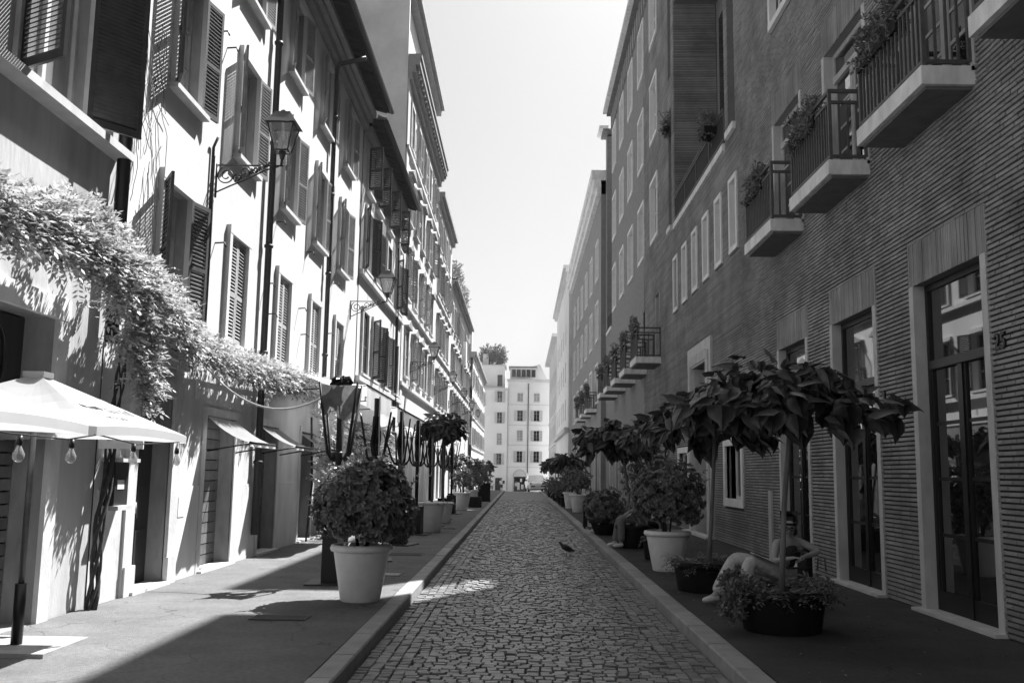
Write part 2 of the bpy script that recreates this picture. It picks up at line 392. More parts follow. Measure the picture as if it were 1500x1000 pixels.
def roman_window(b, yc, z0, W, H, frame_m, shut_m, open_=None, t=.13, out=.07, pane=True, n=28, hood=False, sill=True, curtain=False, depth=.13, mid=True):
    u = b.u(yc)
    wob = inst(frame_mesh(W, H, t, out, frame_m, bottom=False), 'window', b.root, (u, 0, z0))
    if sill: inst(sill_mesh(W + 2 * t + .1, out + .06, m_stone), 'sill', wob, (0, 0, 0))
    if hood:
        def f():
            q = MB(); a = W / 2 + t + .1
            q.box(-a, a, 0, .2, H + t, H + t + .06)
            q.poly([(-a, .2, H + t + .06), (a, .2, H + t + .06), (0, .2, H + t + .34)]); q.quad((-a, .0, H + t + .06), (-a, .2, H + t + .06), (0, .2, H + t + .34), (0, 0, H + t + .34)); q.quad((a, .0, H + t + .06), (0, 0, H + t + .34), (0, .2, H + t + .34), (a, .2, H + t + .06))
            return q.mesh('hood', m_cornice)
        inst(cached(('hood', W, H, t), f), 'hood', wob)
    if pane:
        inst(casement_mesh(W, H, m_frame_paint, bars=2), 'casement', wob, (0, -depth, 0)); inst(pane_mesh(W, H, m_pane_dk), 'pane', wob, (0, -depth - .06, 0))
    if curtain:
        inst(cached(('curt', W, H), lambda: MB().box(-W / 2 + .03, W / 2 - .03, -.01, 0, .02, H - .02).mesh('curtain', m_curtain)), 'curtain', wob, (0, -depth - .045, 0))
    if open_ is not None:
        lw = W / 2 - .004
        aL, aR = open_
        inst(shutter_mesh(lw, H - .02, 1, shut_m, n, mid), 'shutter', wob, (-W / 2, -.03 if aL < 5 else out, .01), rz=math.radians(aL))
        inst(shutter_mesh(lw, H - .02, -1, shut_m, n, mid), 'shutter', wob, (W / 2, -.03 if aR < 5 else out, .01), rz=-math.radians(aR))
    return wob
def tie_hooks(b, spots):
    q = MB()
    for y, z in spots:
        u = b.u(y); q.tube([(u, 0, z), (u, .14, z + .01), (u, .17, z - .06)], .014, 5)
    return q.build('shutter_hook', m_iron, b.root)
def drainpipe(b, y, z0, z1, r=.055, w=.10, mat=None, elbow=None):
    q = MB(); u = b.u(y); pts = [(u, w, z0), (u, w, z1)]
    if elbow: pts += [(u, w + .06, z1 + .14), (u, elbow, z1 + .30)]
    q.tube(pts, r, 10)
    z = z0 + 1.2
    while z < z1: q.tube([(u, w, z), (u, w, z + .05)], r * 1.35, 10); z += 1.9
    return q.build('drainpipe', mat or m_tin, b.root)

# --- left: grey stucco house nearest the camera (A)
A = Bld('corner_house', 'grey stained stucco house at the left edge with a curtained window and roller door', 'house', 'L', XL, 10.42)
Aw = [(8.22, 9.52, 5.12, 8.2)]; Ad = (7.5, 9.3, .12, 3.06)
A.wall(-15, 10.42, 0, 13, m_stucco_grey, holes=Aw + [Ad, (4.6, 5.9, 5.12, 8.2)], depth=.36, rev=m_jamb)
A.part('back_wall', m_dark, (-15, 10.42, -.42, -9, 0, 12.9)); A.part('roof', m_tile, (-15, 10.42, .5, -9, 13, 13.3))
A.part('string_course', m_stone, (-15, 10.40, 0, .2, 5.02, 5.11))
for yc in (8.87, 5.25):
    u = A.u(yc); wob = inst(frame_mesh(1.3, 3.08, .1, .05, m_stone, bottom=False), 'window', A.root, (u, 0, 5.12))
    inst(casement_mesh(1.3, 3.08, m_stone, bars=1), 'casement', wob, (0, -.1, 0)); inst(pane_mesh(1.3, 3.08, m_clear), 'pane', wob, (0, -.14, 0))
    c = MB()
    for k in range(26):
        x0 = -.62 + k * 1.24 / 26; x1 = x0 + 1.24 / 26; ya = -.30 + .03 * math.sin(k * 1.9); yb = -.30 + .03 * math.sin((k + 1) * 1.9)
        c.quad((x0, ya, .03), (x1, yb, .03), (x1, yb, 3.0), (x0, ya, 3.0), True)
    c.build('curtain', m_curtain, wob)
    inst(shutter_mesh(.62, 3.02, 1, m_shut_dk, 62, False), 'shutter', wob, (-.65, .05, .03), rz=math.radians(142)); inst(shutter_mesh(.62, 3.02, -1, m_shut_dk, 62, False), 'shutter', wob, (.65, .05, .03), rz=-math.radians(118))
drainpipe(A, 10.33, 2.95, 13, .075, .12, m_black)
# roller door A: separate boards, dark carved fanlight above
dr = inst(frame_mesh(1.8, 2.92, .22, .05, m_travert, bottom=False), 'door', A.root, (A.u(8.4), 0, .12))
bm_ = cached('board18', lambda: MB().box(-.9, .9, -.03, 0, .006, .112).mesh('board', m_board))
for k in range(17): inst(bm_, 'board', dr, (0, -.3, .02 + k * .122))
q = MB(); q.box(-.9, .9, -.33, -.3, 2.1, 2.92)
for x in (-.38, .1, .5):
    q.tube([(x + .17 * math.cos(t * PI / 8), -.28, 2.5 + .3 * math.sin(t * PI / 8)) for t in range(17)], .018, 5)
q.build('fanlight', m_wood_dk, dr)

# --- left: pale stucco house (B/C)
B = Bld('pale_house', 'long pale stucco house with louvred shutters and wisteria above its ground floor doors', 'house', 'L', XL, 26.3)
YC1 = [12.25, 15.05, 18.05, 20.85, 23.6]; YC2 = [12.4, 15.2, 18.15, 20.95, 23.75]; YC3 = [12.5, 15.3, 18.3, 21.2, 24.1]
DW = [(11.46, 12.6, .12, 2.52), (13.98, 15.42, .12, 2.38), (17.0, 18.15, .12, 2.38), (20.1, 21.3, .12, 2.4), (22.6, 23.8, .12, 2.4)]
holes1 = [(y - .46, y + .46, 3.55, 5.25) for y in YC1]; holes2 = [(y - .46, y + .46, 6.56, 8.26) for y in YC2]; holes3 = [(y - .44, y + .44, 9.35, 10.95) for y in YC3]
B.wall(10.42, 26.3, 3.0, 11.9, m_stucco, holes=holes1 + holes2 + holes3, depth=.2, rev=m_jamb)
B.wall(10.42, 26.3, 0, 3.0, m_stucco_low, holes=DW, depth=.30, w=.012, name='ground_floor_wall', rev=m_jamb)
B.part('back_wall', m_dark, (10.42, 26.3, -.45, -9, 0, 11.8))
for i, y in enumerate(YC1): roman_window(B, y, 3.55, .92, 1.7, m_stucco_d, m_shut_mid if i == 0 else m_shut_lt, open_=((166, 150) if i == 0 else (2, 2)), pane=(i == 0))
for i, y in enumerate(YC2): roman_window(B, y, 6.56, .92, 1.7, m_stucco_d, m_shut_mid if i < 1 else m_shut, open_=[(168, 154), (170, 158), (168, 156), (170, 160), (168, 157)][i], curtain=i < 2)
for i, y in enumerate(YC3): roman_window(B, y, 9.35, .88, 1.6, m_stucco_d, m_shut, open_=[(168, 160), (170, 158), (166, 160), (168, 158), (170, 160)][i])
tie_hooks(B, [(11.15, 8.0), (13.55, 8.1), (14.0, 8.05), (16.6, 7.9), (13.95, 4.95), (16.8, 4.9), (17.1, 4.4), (19.4, 4.9), (19.7, 4.4), (22.3, 4.8), (17.4, 6.2), (19.9, 6.2), (22.8, 6.1)])
drainpipe(B, 16.55, .5, 11.5, .06, .10, m_iron, elbow=.85)
drainpipe(B, 21.75, 3.0, 11.1, .055, .10, m_iron, elbow=.8)
q = MB(); u = B.u(13.55); q.tube([(u, .03, 3.2), (u, .03, 6.3), (u, .09, 6.45)], .022, 6); q.tube([(u - .1, .03, 3.2), (u - .1, .03, 6.2)], .015, 6); q.build('cable_conduit', m_iron, B.root)
# eave: plaster cove, dark boards, rafters, gutter
ev = MB(); B.box(ev, 10.42, 26.3, 0, .26, 11.5, 11.62); B.box(ev, 10.42, 26.3, 0, .16, 11.3, 11.5); B.box(ev, 10.42, 26.3, 0, .38, 11.62, 11.75); ev.build('cornice', m_cornice, B.root)
def eave(b, ya, yb, z, out, mat=m_eave_wood, rafters=True, tiles=True):
    u0, u1 = b.rng(ya, yb); q = MB()
    q.v += []; 
    q.quad((u0, -.1, z + .12), (u1, -.1, z + .12), (u1, out, z - .12), (u0, out, z - .12)); q.quad((u0, -.1, z + .2), (u1, -.1, z + .2), (u1, out, z - .04), (u0, out, z - .04)); q.quad((u0, out, z - .12), (u1, out, z - .12), (u1, out, z - .04), (u0, out, z - .04))
    q.quad((u0, -.1, z + .12), (u0, out, z - .12), (u0, out, z - .04), (u0, -.1, z + .2)); q.quad((u1, -.1, z + .12), (u1, out, z - .12), (u1, out, z - .04), (u1, -.1, z + .2))
    if rafters:
        x = u0 + .2
        while x < u1:
            q.quad((x, -.1, z + .02), (x + .1, -.1, z + .02), (x + .1, out - .06, z - .2), (x, out - .06, z - .2))
            for xx in (x, x + .1): q.quad((xx, -.1, z + .02), (xx, out - .06, z - .2), (xx, out - .06, z - .09), (xx, -.1, z + .13))
            x += .42
    q.build('eave', mat, b.root)
    g = MB(); g.tube([(u0, out + .06, z - .08), (u1, out + .06, z - .08)], .07, 8); g.build('gutter', m_iron, b.root)
    t = MB(); x = u0
    rise = 2.2
    t.quad((u0, out, z - .03), (u1, out, z - .03), (u1, -5, z + rise), (u0, -5, z + rise)); t.quad((u0, -9, z + .3), (u1, -9, z + .3), (u1, -5, z + rise), (u0, -5, z + rise)); t.tri((u0, out, z - .03), (u0, -5, z + rise), (u0, -9, z + .3)); t.tri((u1, out, z - .03), (u1, -5, z + rise), (u1, -9, z + .3))
    r = t.build('roof', m_tile, b.root)
    if tiles:
        tm = cached('rooftile', lambda: MB().tube([(0, 0, 0), (0, -.5, .2)], .09, 8).mesh('roof_tile', m_tile)); x = u0 + .1
        while x < u1: inst(tm, 'roof_tile', r, (x, out + .03, z - .01)); x += .24
eave(B, 10.42, 26.3, 11.9, .74)
# ground floor: stone jambs, doors, thresholds
def jambs(b, ya, yb, z1, mat, t=.2, out=.05):
    b.part('door_jamb', mat, (ya - t, ya, 0, out, .12, z1)); b.part('door_jamb', mat, (yb, yb + t, 0, out, .12, z1)); b.part('lintel', mat, (ya - t, yb + t, 0, out + .01, z1, z1 + t * .8))
jambs(B, 11.46, 12.6, 2.52, m_travert, .26, .06)
B.part('portal_cornice', m_stone, (11.1, 12.95, 0, .1, 2.9, 2.98), (11.05, 13.0, 0, .2, 2.98, 3.10))
B.part('pilaster_base', m_travert, (11.22, 11.52, .03, .085, .12, .46)); B.part('pilaster_base', m_travert, (12.58, 12.88, .03, .085, .12, .46))
wd = MB(); W = 1.14; wd.box(-.57, .57, -.06, 0, 0, 2.4)
for x in (-.29, .29):
    for z0, z1 in ((.15, .7), (.85, 1.25), (1.4, 2.2)): wd.box(x - .17, x + .17, 0, .022, z0, z1)
wd.box(-.03, .03, 0, .035, 0, 2.4)
dl = wd.build('door', m_wood_dk, B.root, (B.u(12.03), -.22, .12)); h = MB(); h.tube([(.12, .03, 1.05), (.12, .1, 1.05), (.12, .1, .92)], .016, 6); h.build('handle', m_stone, dl)
for k, (ya, yb, z0, z1) in enumerate(DW[1:]):
    W = yb - ya; fr = inst(cached(('rd', round(W, 2)), lambda: MB().box(-W / 2 - .02, W / 2 + .02, -.1, -.06, 0, 2.28).mesh('door', m_dark)), 'door', B.root, (B.u((ya + yb) / 2), -.2, .12))
    bm2 = cached(('board', round(W, 2)), lambda: MB().box(-W / 2, W / 2, -.03, 0, .006, .150).mesh('board', m_board))
    for j in range(14): inst(bm2, 'board', fr, (0, -.02, .02 + j * .16))
    B.part('door_jamb', m_travert, (ya - .16, ya, 0, .035, .12, z1)); B.part('door_jamb', m_travert, (yb, yb + .16, 0, .035, .12, z1)); B.part('lintel', m_travert, (ya - .16, yb + .16, 0, .045, z1, z1 + .12))
    B.part('threshold', m_travert, (ya - .1, yb + .1, -.2, .1, .12, .15))
B.part('threshold', m_travert, (11.4, 12.6, -.2, .12, .12, .16))
B.part('dado', m_stucco_low, (10.5, 11.2, .012, .03, .12, 1.36), (12.9, 13.8, .012, .03, .12, 1.36), (15.6, 16.82, .012, .03, .12, 1.36), (18.33, 19.9, .012, .03, .12, 1.36))
B.part('notice', m_paper, (12.98, 13.22, .03, .036, .95, 1.22))
hn = B.part('house_number_plate', m_paper, (13.45, 13.58, .012, .03, 2.58, 2.86))
# glazed menu case and small shelf by the wall
mc = Bld('menu_case', 'small wall cabinet with a bright top beside the vine trunk', 'cabinet', 'L', XL + .012, 11.0)
mc.part('cabinet_box', m_wood_dk, (10.62, 10.98, 0, .14, 1.18, 1.66)); mc.part('cabinet_top', m_stone, (10.56, 11.04, 0, .24, 1.66, 1.70)); mc.part('menu_card', m_paper, (10.68, 10.86, .14, .146, 1.36, 1.46)); mc.part('cabinet_sill', m_stone, (10.6, 11.0, .0, .2, 1.13, 1.18))

# --- left: house D with dark shutters
m_shop = M('shaded_shop_wall', .07, var=.3, scale=3)  # dark openings and awning shade put into the wall colour
D = Bld('dark_shuttered_house', 'cream stucco house with dark brown shutters and string courses under a long dark eave', 'house', 'L', XL + .02, 35.8)
YD = [27.5, 29.4, 31.9, 34.4]
hD = [(y - .48, y + .48, z, z + 1.8) for y in YD for z in (4.35, 7.35)] + [(y - .45, y + .45, 9.7, 11.0) for y in YD]
hG = [(26.9, 28.6, .12, 2.7), (29.6, 31.3, .12, 2.7), (32.4, 34.4, .12, 2.7)]
D.wall(26.3, 35.8, 3.0, 11.4, m_stucco_d, holes=hD, depth=.35); D.wall(26.3, 35.8, 0, 3.0, m_shop, holes=hG, depth=.3, name='shop_wall'); D.part('back_wall', m_dark, (26.3, 35.8, -.4, -9, 0, 11.3))
for z in (4.1, 7.1): D.part('string_course', m_stone, (26.3, 35.8, 0, .12, z, z + .13))
for i, y in enumerate(YD):
    for k, z in enumerate((4.35, 7.35)): roman_window(D, y, z, .96, 1.8, m_stone, m_shut_dk, open_=open_pair() if (i + k) % 3 else (2, 2))
    roman_window(D, y, 9.7, .9, 1.3, m_stone, m_shut_dk, open_=(150, 110), n=20)
for ya, yb, z0, z1 in hG: D.part('shop_front', m_wood_dk, (ya, yb, -.2, -.26, .12, 2.7))
eave(D, 26.3, 35.6, 11.62, .56)
D.part('cornice', m_cornice, (26.3, 35.6, 0, .24, 11.2, 11.4))
drainpipe(D, 33.9, 2.9, 11.0, .055, .1, m_iron)

# --- left: tall palazzo E with pedimented windows, attic and heavy cornice
E_ = Bld('tall_palazzo', 'tall pale palazzo with pedimented windows, heavy cornice and a bare grey side wall', 'palazzo', 'L', XL, 50.2)
YE = [37.6 + 2.5 * k for k in range(5)]
hE = [(y - .5, y + .5, z, z + 1.8) for y in YE for z in (5.3, 8.4, 11.5, 14.5)] + [(y - .75, y + .75, .12, 3.0) for y in YE]
E_.wall(35.8, 50.2, 0, 17.2, m_stucco, holes=hE, depth=.35)
E_.part('side_wall', m_stucco_side, (35.8, 36.0, -.01, -12, 9.5, 20.8)); E_.part('back_wall', m_far_grey, (36.0, 50.2, -.42, -12, 0, 17.2))
E_.part('attic_wall', m_stucco, (36.0, 50.2, -.25, -12, 17.2, 20.9))
E_.part('cornice', m_cornice, (35.82, 50.2, 0, .16, 16.9, 17.2), (35.82, 50.2, 0, .30, 17.2, 17.5), (35.82, 50.2, 0, .46, 17.5, 17.8), (35.82, 50.2, 0, .52, 17.8, 17.95))
q = MB(); y = 36.1
while y < 50: E_.box(q, y, y + .22, .0, .40, 17.3, 17.49); y += .6
q.build('cornice_brackets', m_cornice, E_.root, kind='stuff')
E_.part('attic_cornice', m_cornice, (35.9, 50.2, -.3, .05, 20.9, 21.2), (35.9, 50.2, -.3, .22, 21.2, 21.45))
for z in (4.85, 8.0, 14.1): E_.part('string_course', m_stone, (35.82, 50.2, 0, .12, z, z + .14))
E_.part('stone_quoin', m_stone, (35.82, 36.5, .0, .05, 3.4, 16.9))
for i, y in enumerate(YE):
    for k, z in enumerate((5.3, 8.4, 11.5, 14.5)): roman_window(E_, y, z, 1.0, 1.8, m_stone, m_shut, open_=open_pair() if (i * 2 + k) % 3 else (2, 2), hood=k < 3, n=20)
    E_.part('shop_front', m_wood_dk, (y - .75, y + .75, -.2, -.24, .12, 3.0)); jambs(E_, y - .75, y + .75, 3.0, m_travert, .2, .06)

# --- left: F, G, H further down
def plain_house(name, label, side, plane, ya, yb, ztop, mat, zs, pitch, first, shut, eave_z=None, hood=False, H=1.7, W=.95, shops=True, cornice=True, n=12, n_rows_open=True, back=12):
    b = Bld(name, label, 'house', side, plane, yb if side == 'L' else ya)
    ys = []; y = first
    while y < yb - .8: ys.append(y); y += pitch
    hs = [(y - W / 2, y + W / 2, z, z + H) for y in ys for z in zs]; hg = [(y - .8, y + .8, gz(ya) + .12, 2.9) for y in ys] if shops else []
    z00 = gz(yb) - .3
    b.wall(ya, yb, z00, ztop, mat, holes=hs + hg, depth=.3); b.part('back_wall', mat, (ya, yb, -.35, -back, z00, ztop - .05))
    for y in ys:
        for z in zs: roman_window(b, y, z, W, H, m_stone, shut, open_=((2, 2) if R.random() < .35 else open_pair()), hood=hood and z < zs[-1], n=n, t=.14, mid=False)
        if shops: b.part('shop_front', m_wood_dk, (y - .8, y + .8, -.15, -.2, gz(ya) + .05, 2.9))
    for z in zs[:-1]: b.part('string_course', m_stone, (ya, yb, 0, .1, z - .35, z - .22))
    if cornice: b.part('cornice', m_cornice, (ya, yb, -.3, .2, ztop - .3, ztop), (ya, yb, -.3, .36, ztop, ztop + .25))
    return b
Fh = plain_house('cornice_house', 'narrow pale house with hooded windows just past the tall palazzo', 'L', XL, 50.2, 61, 16.4, m_stucco, (5.2, 8.2, 11.2, 13.7), 2.3, 51.4, m_shut, hood=True)
Gh = plain_house('deep_eaved_house', 'long pale house with a deep plain grey eave and hanging rooftop greenery', 'L', XL, 61, 83.5, 13.9, m_stucco_d, (5.0, 8.0, 10.9), 2.5, 62.4, m_shut, hood=True, cornice=False)
q = MB(); u0, u1 = Gh.rng(61, 83.5); q.box(u0, u1, -.3, .42, 13.9, 14.0); q.box(u0, u1, -.3, .2, 13.7, 13.9); q.build('eave', m_cornice, Gh.root)
q = MB(); u = Gh.u(72); q.box(u - .5, u + .5, .02, .42, 9.6, 11.4); q.build('bay_box', m_marble_white, Gh.root)
Hh = plain_house('far_left_house', 'pale far house with a chimney beyond the crossing on the left', 'L', XL - .3, 96, 128, 13.5, m_far, (4.4, 7.4, 10.3), 2.8, 97.5, m_shut_lt, n=6)
Hh.part('chimney', m_far_grey, (97, 98.2, -.2, -1.4, 13.6, 16.2)); Hh.part('roof_room', m_far, (99, 108, -1, -6, 13.6, 15.6))

# --- far end of the street
YF = 150
Fb = Bld('end_house', 'pale five storey house closing the street with an arched doorway and twin drain line', 'house', 'F', YF, 4.6)
arch = [(-.95, .85)]
z0 = gz(YF)
rows = [(3.3, 1.75), (6.6, 1.65), (9.7, 1.7), (12.75, 1.35)]
xs = [-.15, 2.45]
hs = [(x - .45, x + .45, z, z + h) for x in xs for z, h in rows]
Fb.wall(-2.1, 4.6, z0, 16.0, m_far, holes=hs + [(-.95, .85, z0, 1.1)], depth=.3); Fb.part('back_wall', m_far, (-2.1, 4.6, -.5, -10, z0, 15.9))
for x in xs:
    for k, (z, h) in enumerate(rows): roman_window(Fb, x, z, .9, h, m_far, m_shut_lt, open_=[(170, 168), (2, 2), (172, 170), (2, 2)][k] if not (x > 2 and k == 1) else (175, 175), n=6, t=.1, mid=False)  # paler shutters here, haze put into their colour
for z in (2.5, 5.9, 9.0, 12.2): Fb.part('string_course', m_far_grey, (-2.1, 4.6, 0, .08, z, z + .12))
Fb.part('cornice', m_far_grey, (-2.2, 4.6, -.2, .3, 15.8, 16.05), (-2.3, 4.6, -.2, .5, 16.05, 16.25))
drainpipe(Fb, 1.13, z0 + 3, 15.6, .07, .1)
q = MB(); uc = Fb.u(-.05); q.poly([(uc - .9, -.1, 1.1)] + [(uc - .9 * math.cos(t * PI / 14), -.1, 1.1 + 1.0 * math.sin(t * PI / 14)) for t in range(1, 14)] + [(uc + .9, -.1, 1.1)]); q.build('arch_fanlight', m_far_grey, Fb.root, (0, .115, 0))
q = MB()
pts = [(uc - .98, .05, z0 + .1), (uc - .98, .05, 1.1)] + [(uc - .98 * math.cos(t * PI / 14), .05, 1.1 + 1.08 * math.sin(t * PI / 14)) for t in range(1, 14)] + [(uc + .98, .05, 1.1), (uc + .98, .05, z0 + .1)]
q.tube(pts, .09, 6); q.build('arch_frame', m_stone, Fb.root)
Fb.part('shop_display', m_pane_dk, (-.93, .83, -.22, -.26, z0 + .05, 1.08)); Fb.part('display_shelf', m_paper, (-.5, -.05, -.2, -.21, z0 + .4, .2), (.15, .55, -.2, -.21, z0 + .5, -.1), (.0, .3, -.2, -.21, .3, .8))
# glazed penthouse, roof room and trees on the roof
Fb.part('penthouse', m_far_grey, (-1.8, 2.4, -.9, -5, 15.95, 18.2)); Fb.part('penthouse_roof', m_tile, (-2.0, 2.5, -.6, -5.2, 18.2, 18.4))
for k in range(5): Fb.part('penthouse_window', m_pane_dk, (-1.55 + k * .78, -.9 + k * .78, -.88, -.9, 16.7, 17.9))
q = MB(); u0, u1 = Fb.rng(-1.5, 4.6); q.poly([(u0, -6, 16), (u1, -6, 16), (u1, -6, 18.0), (Fb.u(3.0), -6, 19.4)]); q.poly([(u0, -9, 16), (u1, -9, 16), (u1, -9, 18.0), (Fb.u(3.0), -9, 19.4)]); q.quad((u1, -6, 18.0), (Fb.u(3.0), -6, 19.4), (Fb.u(3.0), -9, 19.4), (u1, -9, 18.0)); q.quad((u0, -6, 16), (Fb.u(3.0), -6, 19.4), (Fb.u(3.0), -9, 19.4), (u0, -9, 16)); q.build('roof_gable', m_far_grey, Fb.root)
Fb2 = Bld('end_house_annexe', 'pale narrower house at the street end, left of the arched doorway', 'house', 'F', YF - .4, -2.12)
hs = [(-3.75, -2.95, z, z + 1.75) for z in (2.9, 6.0, 9.3, 12.6)]
Fb2.wall(-9, -2.12, z0, 14.6, m_far, holes=hs + [(-3.9, -2.9, z0, .9)], depth=.3); Fb2.part('back_wall', m_far, (-9, -2.12, -.4, -9, z0, 14.5))
for k, z in enumerate((2.9, 6.0, 9.3, 12.6)): roman_window(Fb2, -3.35, z, .8, 1.75, m_far, m_shut_lt, open_=(168, 165) if k != 1 else (2, 2), n=6, t=.1, mid=False)
Fb2.part('cornice', m_far_grey, (-9, -2.12, -.2, .4, 14.5, 14.8)); Fb2.part('roof_room', m_far, (-7, -2.6, -1.2, -7, 14.6, 18.4)); Fb2.part('roof_room_eave', m_far_grey, (-7.2, -2.4, -1.0, -7, 18.4, 18.6)); Fb2.part('roof_window', m_pane_dk, (-3.8, -3.0, -1.18, -1.2, 15.2, 17.0))
Fb2.part('arched_door', m_wood_dk, (-3.85, -2.95, -.2, -.25, z0, .85)); Fb2.part('chimney', m_far_grey, (-6.2, -5.3, -2, -3, 18.6, 20.4))

# --- right: long brick building
P_ = Bld('brick_building', 'long dark ribbed brick building with concrete balconies and tall glazed doors along the right', 'building', 'R', XR, 0)
FD = [(9.42, 11.28), (12.41, 14.25), (15.42, 17.22)]
ground_holes = [(a, c, .12, 3.86, .4) for a, c in FD] + [(20.2, 21.75, 1.1, 2.3, .3), (23.7, 25.75, .12, 4.45, .6), (26.6, 28.1, 1.42, 2.25, .3)]
GD = [(30.4 + 3.0 * k, 31.9 + 3.0 * k) for k in range(7)]
ground_holes += [(a, c, .12, 3.4, .35) for a, c in GD]
first_holes = [(a, c, 5.84, 8.07, .35) for a, c in [(6.4, 8.3)] + FD]
small_w = [20.15, 21.74, 23.30, 24.85, 26.45, 28.05]
first_holes += [(y + .1, y + .7, 6.6, 8.1, .3, m_marble_white) for y in small_w]
BY2 = [31.6 + 3.6 * k for k in range(5)]
first_holes += [(y + .3, y + 1.3, 5.5, 7.75, .3) for y in BY2]
upper_holes = [(15.5, 17.1, 10.0, 12.2, .3), (12.5, 14.1, 10.0, 12.2, .3), (20.25, 20.95, 9.3, 13.2, .35), (29.1, 29.7, 9.3, 13.2, .35), (29.1, 29.7, 14.3, 17.5, .35)]
GX = [32.1 + 3.62 * k for k in range(5)]
upper_holes += [(y + .12, y + 1.68, z + .12, z + 2.2, .3, m_marble_white) for y in GX for z in (9.8, 13.5, 17.2)]
LOG = (21.3, 28.6, 9.2, 16.4); LOG2 = (48.9, 51.6, 9.2, 17.4)
allh = ground_holes + first_holes + upper_holes
P_.wall(-15, 21.3, 0, 19.4, m_mortar, holes=allh, depth=.3, rev=m_brick_far)
P_.wall(21.3, 28.6, 0, 9.05, m_mortar, holes=allh, depth=.3, rev=m_brick_far)
P_.wall(24.2, 28.6, 16.4, 20.5, m_brick_far)
P_.wall(28.6, 36.0, 0, 20.5, m_mortar, holes=allh, depth=.3, rev=m_brick_far)
P_.wall(36.0, 48.9, 0, 20.5, m_brick_far, holes=allh, depth=.3, w=.012); P_.wall(48.9, 51.6, 0, 9.05, m_brick_far, w=.012); P_.wall(51.6, 52.5, 0, 20.5, m_brick_far, w=.012)
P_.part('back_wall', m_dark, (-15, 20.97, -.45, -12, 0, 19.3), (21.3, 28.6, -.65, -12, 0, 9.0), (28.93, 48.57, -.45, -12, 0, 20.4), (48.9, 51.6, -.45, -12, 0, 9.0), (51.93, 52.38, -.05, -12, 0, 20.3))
P_.part('loggia_back_wall', m_brick_far, (21.3, 28.6, -1.35, -12, 9.05, 16.9), (48.9, 51.6, -1.2, -12, 9.05, 16.9), (24.2, 28.6, -.05, -.95, 16.9, 20.4))  # high bridging piece out of view, kept shallow so the sun gets through
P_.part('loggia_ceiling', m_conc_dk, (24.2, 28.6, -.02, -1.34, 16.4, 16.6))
P_.part('loggia_end_wall', m_mortar, (28.6, 28.9, -.02, -1.4, 9.05, 20.4)); P_.part('loggia_end_wall', m_brick_far, (21.0, 21.3, -.02, -1.4, 9.05, 19.3)); P_.part('loggia_end_wall', m_brick_far, (48.6, 48.9, 0, -1.3, 9.05, 20.4)); P_.part('loggia_end_wall', m_brick_far, (51.6, 51.9, 0, -1.3, 9.05, 20.4))
P_.part('loggia_window', m_pane_dk, (22.4, 28.0, -1.30, -1.34, 9.4, 12.1), (22.4, 28.0, -1.30, -1.34, 12.6, 15.6))
for ya, yb in ((21.3, 28.6), (48.9, 51.6)): P_.part('loggia_slab', m_conc, (ya + .02, yb - .02, .08, -1.3, 9.05, 9.22))
P_.part('roof', m_conc_dk, (-15, 21.3, .3, -12, 19.4, 19.6), (24.2, 28.6, .3, -.95, 20.5, 20.62), (28.6, 48.9, .3, -12, 20.5, 20.62), (51.0, 52.5, .3, -12, 20.5, 20.62))  # near edges and gap, out of view, shaped for the shadow on the street
P_.part('cornice', m_conc, (-15, 21.3, 0, .45, 19.2, 19.4), (24.2, 48.9, 0, .5, 20.62, 20.8), (51.0, 52.6, 0, .5, 20.62, 20.8)); 
q = MB(); y = 28.8
while y < 48.8: P_.box(q, y, y + .35, .012, .1, 19.6, 20.5); y += .75
q.build('frieze_slats', m_brick2, P_.root)
P_.part('end_wall', m_brick2, (52.42, 52.5, .01, -12, 0, 20.4))
# brick courses: bricks one by one near the camera, running courses further off
CP = .055
def blocked(y0, y1, z, hs):
    """free intervals of [y0,y1] at height z"""
    cuts = sorted((h[0], h[1]) for h in hs if h[2] - .02 < z + CP / 2 < h[3] + .02 and h[1] > y0 and h[0] < y1); out = []; a = y0
    for c, d in cuts:
        if c > a: out.append((a, c))
        a = max(a, d)
    if a < y1: out.append((a, y1))
    return out
lint = [(a - .04, c + .04, 3.86, 4.37) for a, c in FD] + [(a - .04, c + .04, 8.07, 8.6) for a, c in [(6.4, 8.3)] + FD]
bh = [h[:4] for h in allh] + lint + [(20.02, 21.93, .93, 2.46), (23.08, 26.3, .1, 5.02), (26.42, 28.28, 1.26, 2.42)] + [(y - .02, y + .82, 6.48, 8.22) for y in small_w] + [(15.38, 17.2, 9.9, 12.3)]
bh += [(y, y + 1.8, z, z + 2.32) for y in GX for z in (9.8, 13.5, 17.2)]
bm4 = []
for k in range(4):
    ln = (.25, .262, .27, .255)[k]; q = MB(); e = .006
    q.v += [(0, -.03, 0), (ln, -.03, 0), (ln, -.03, .041), (0, -.03, .041), (e, .022, .004), (ln - e, .022, .004), (ln - e, .022, .037), (e, .022, .037)]
    for f in ((0, 1, 5, 4), (1, 2, 6, 5), (2, 3, 7, 6), (3, 0, 4, 7), (4, 5, 6, 7)): q.f.append(f); q.sm.append(False)
    bm4.append((ln, q.mesh('brick', m_brick_o)))
near_b = MB(); nsingle = 0
course = MB()
z = .13; kk = 0
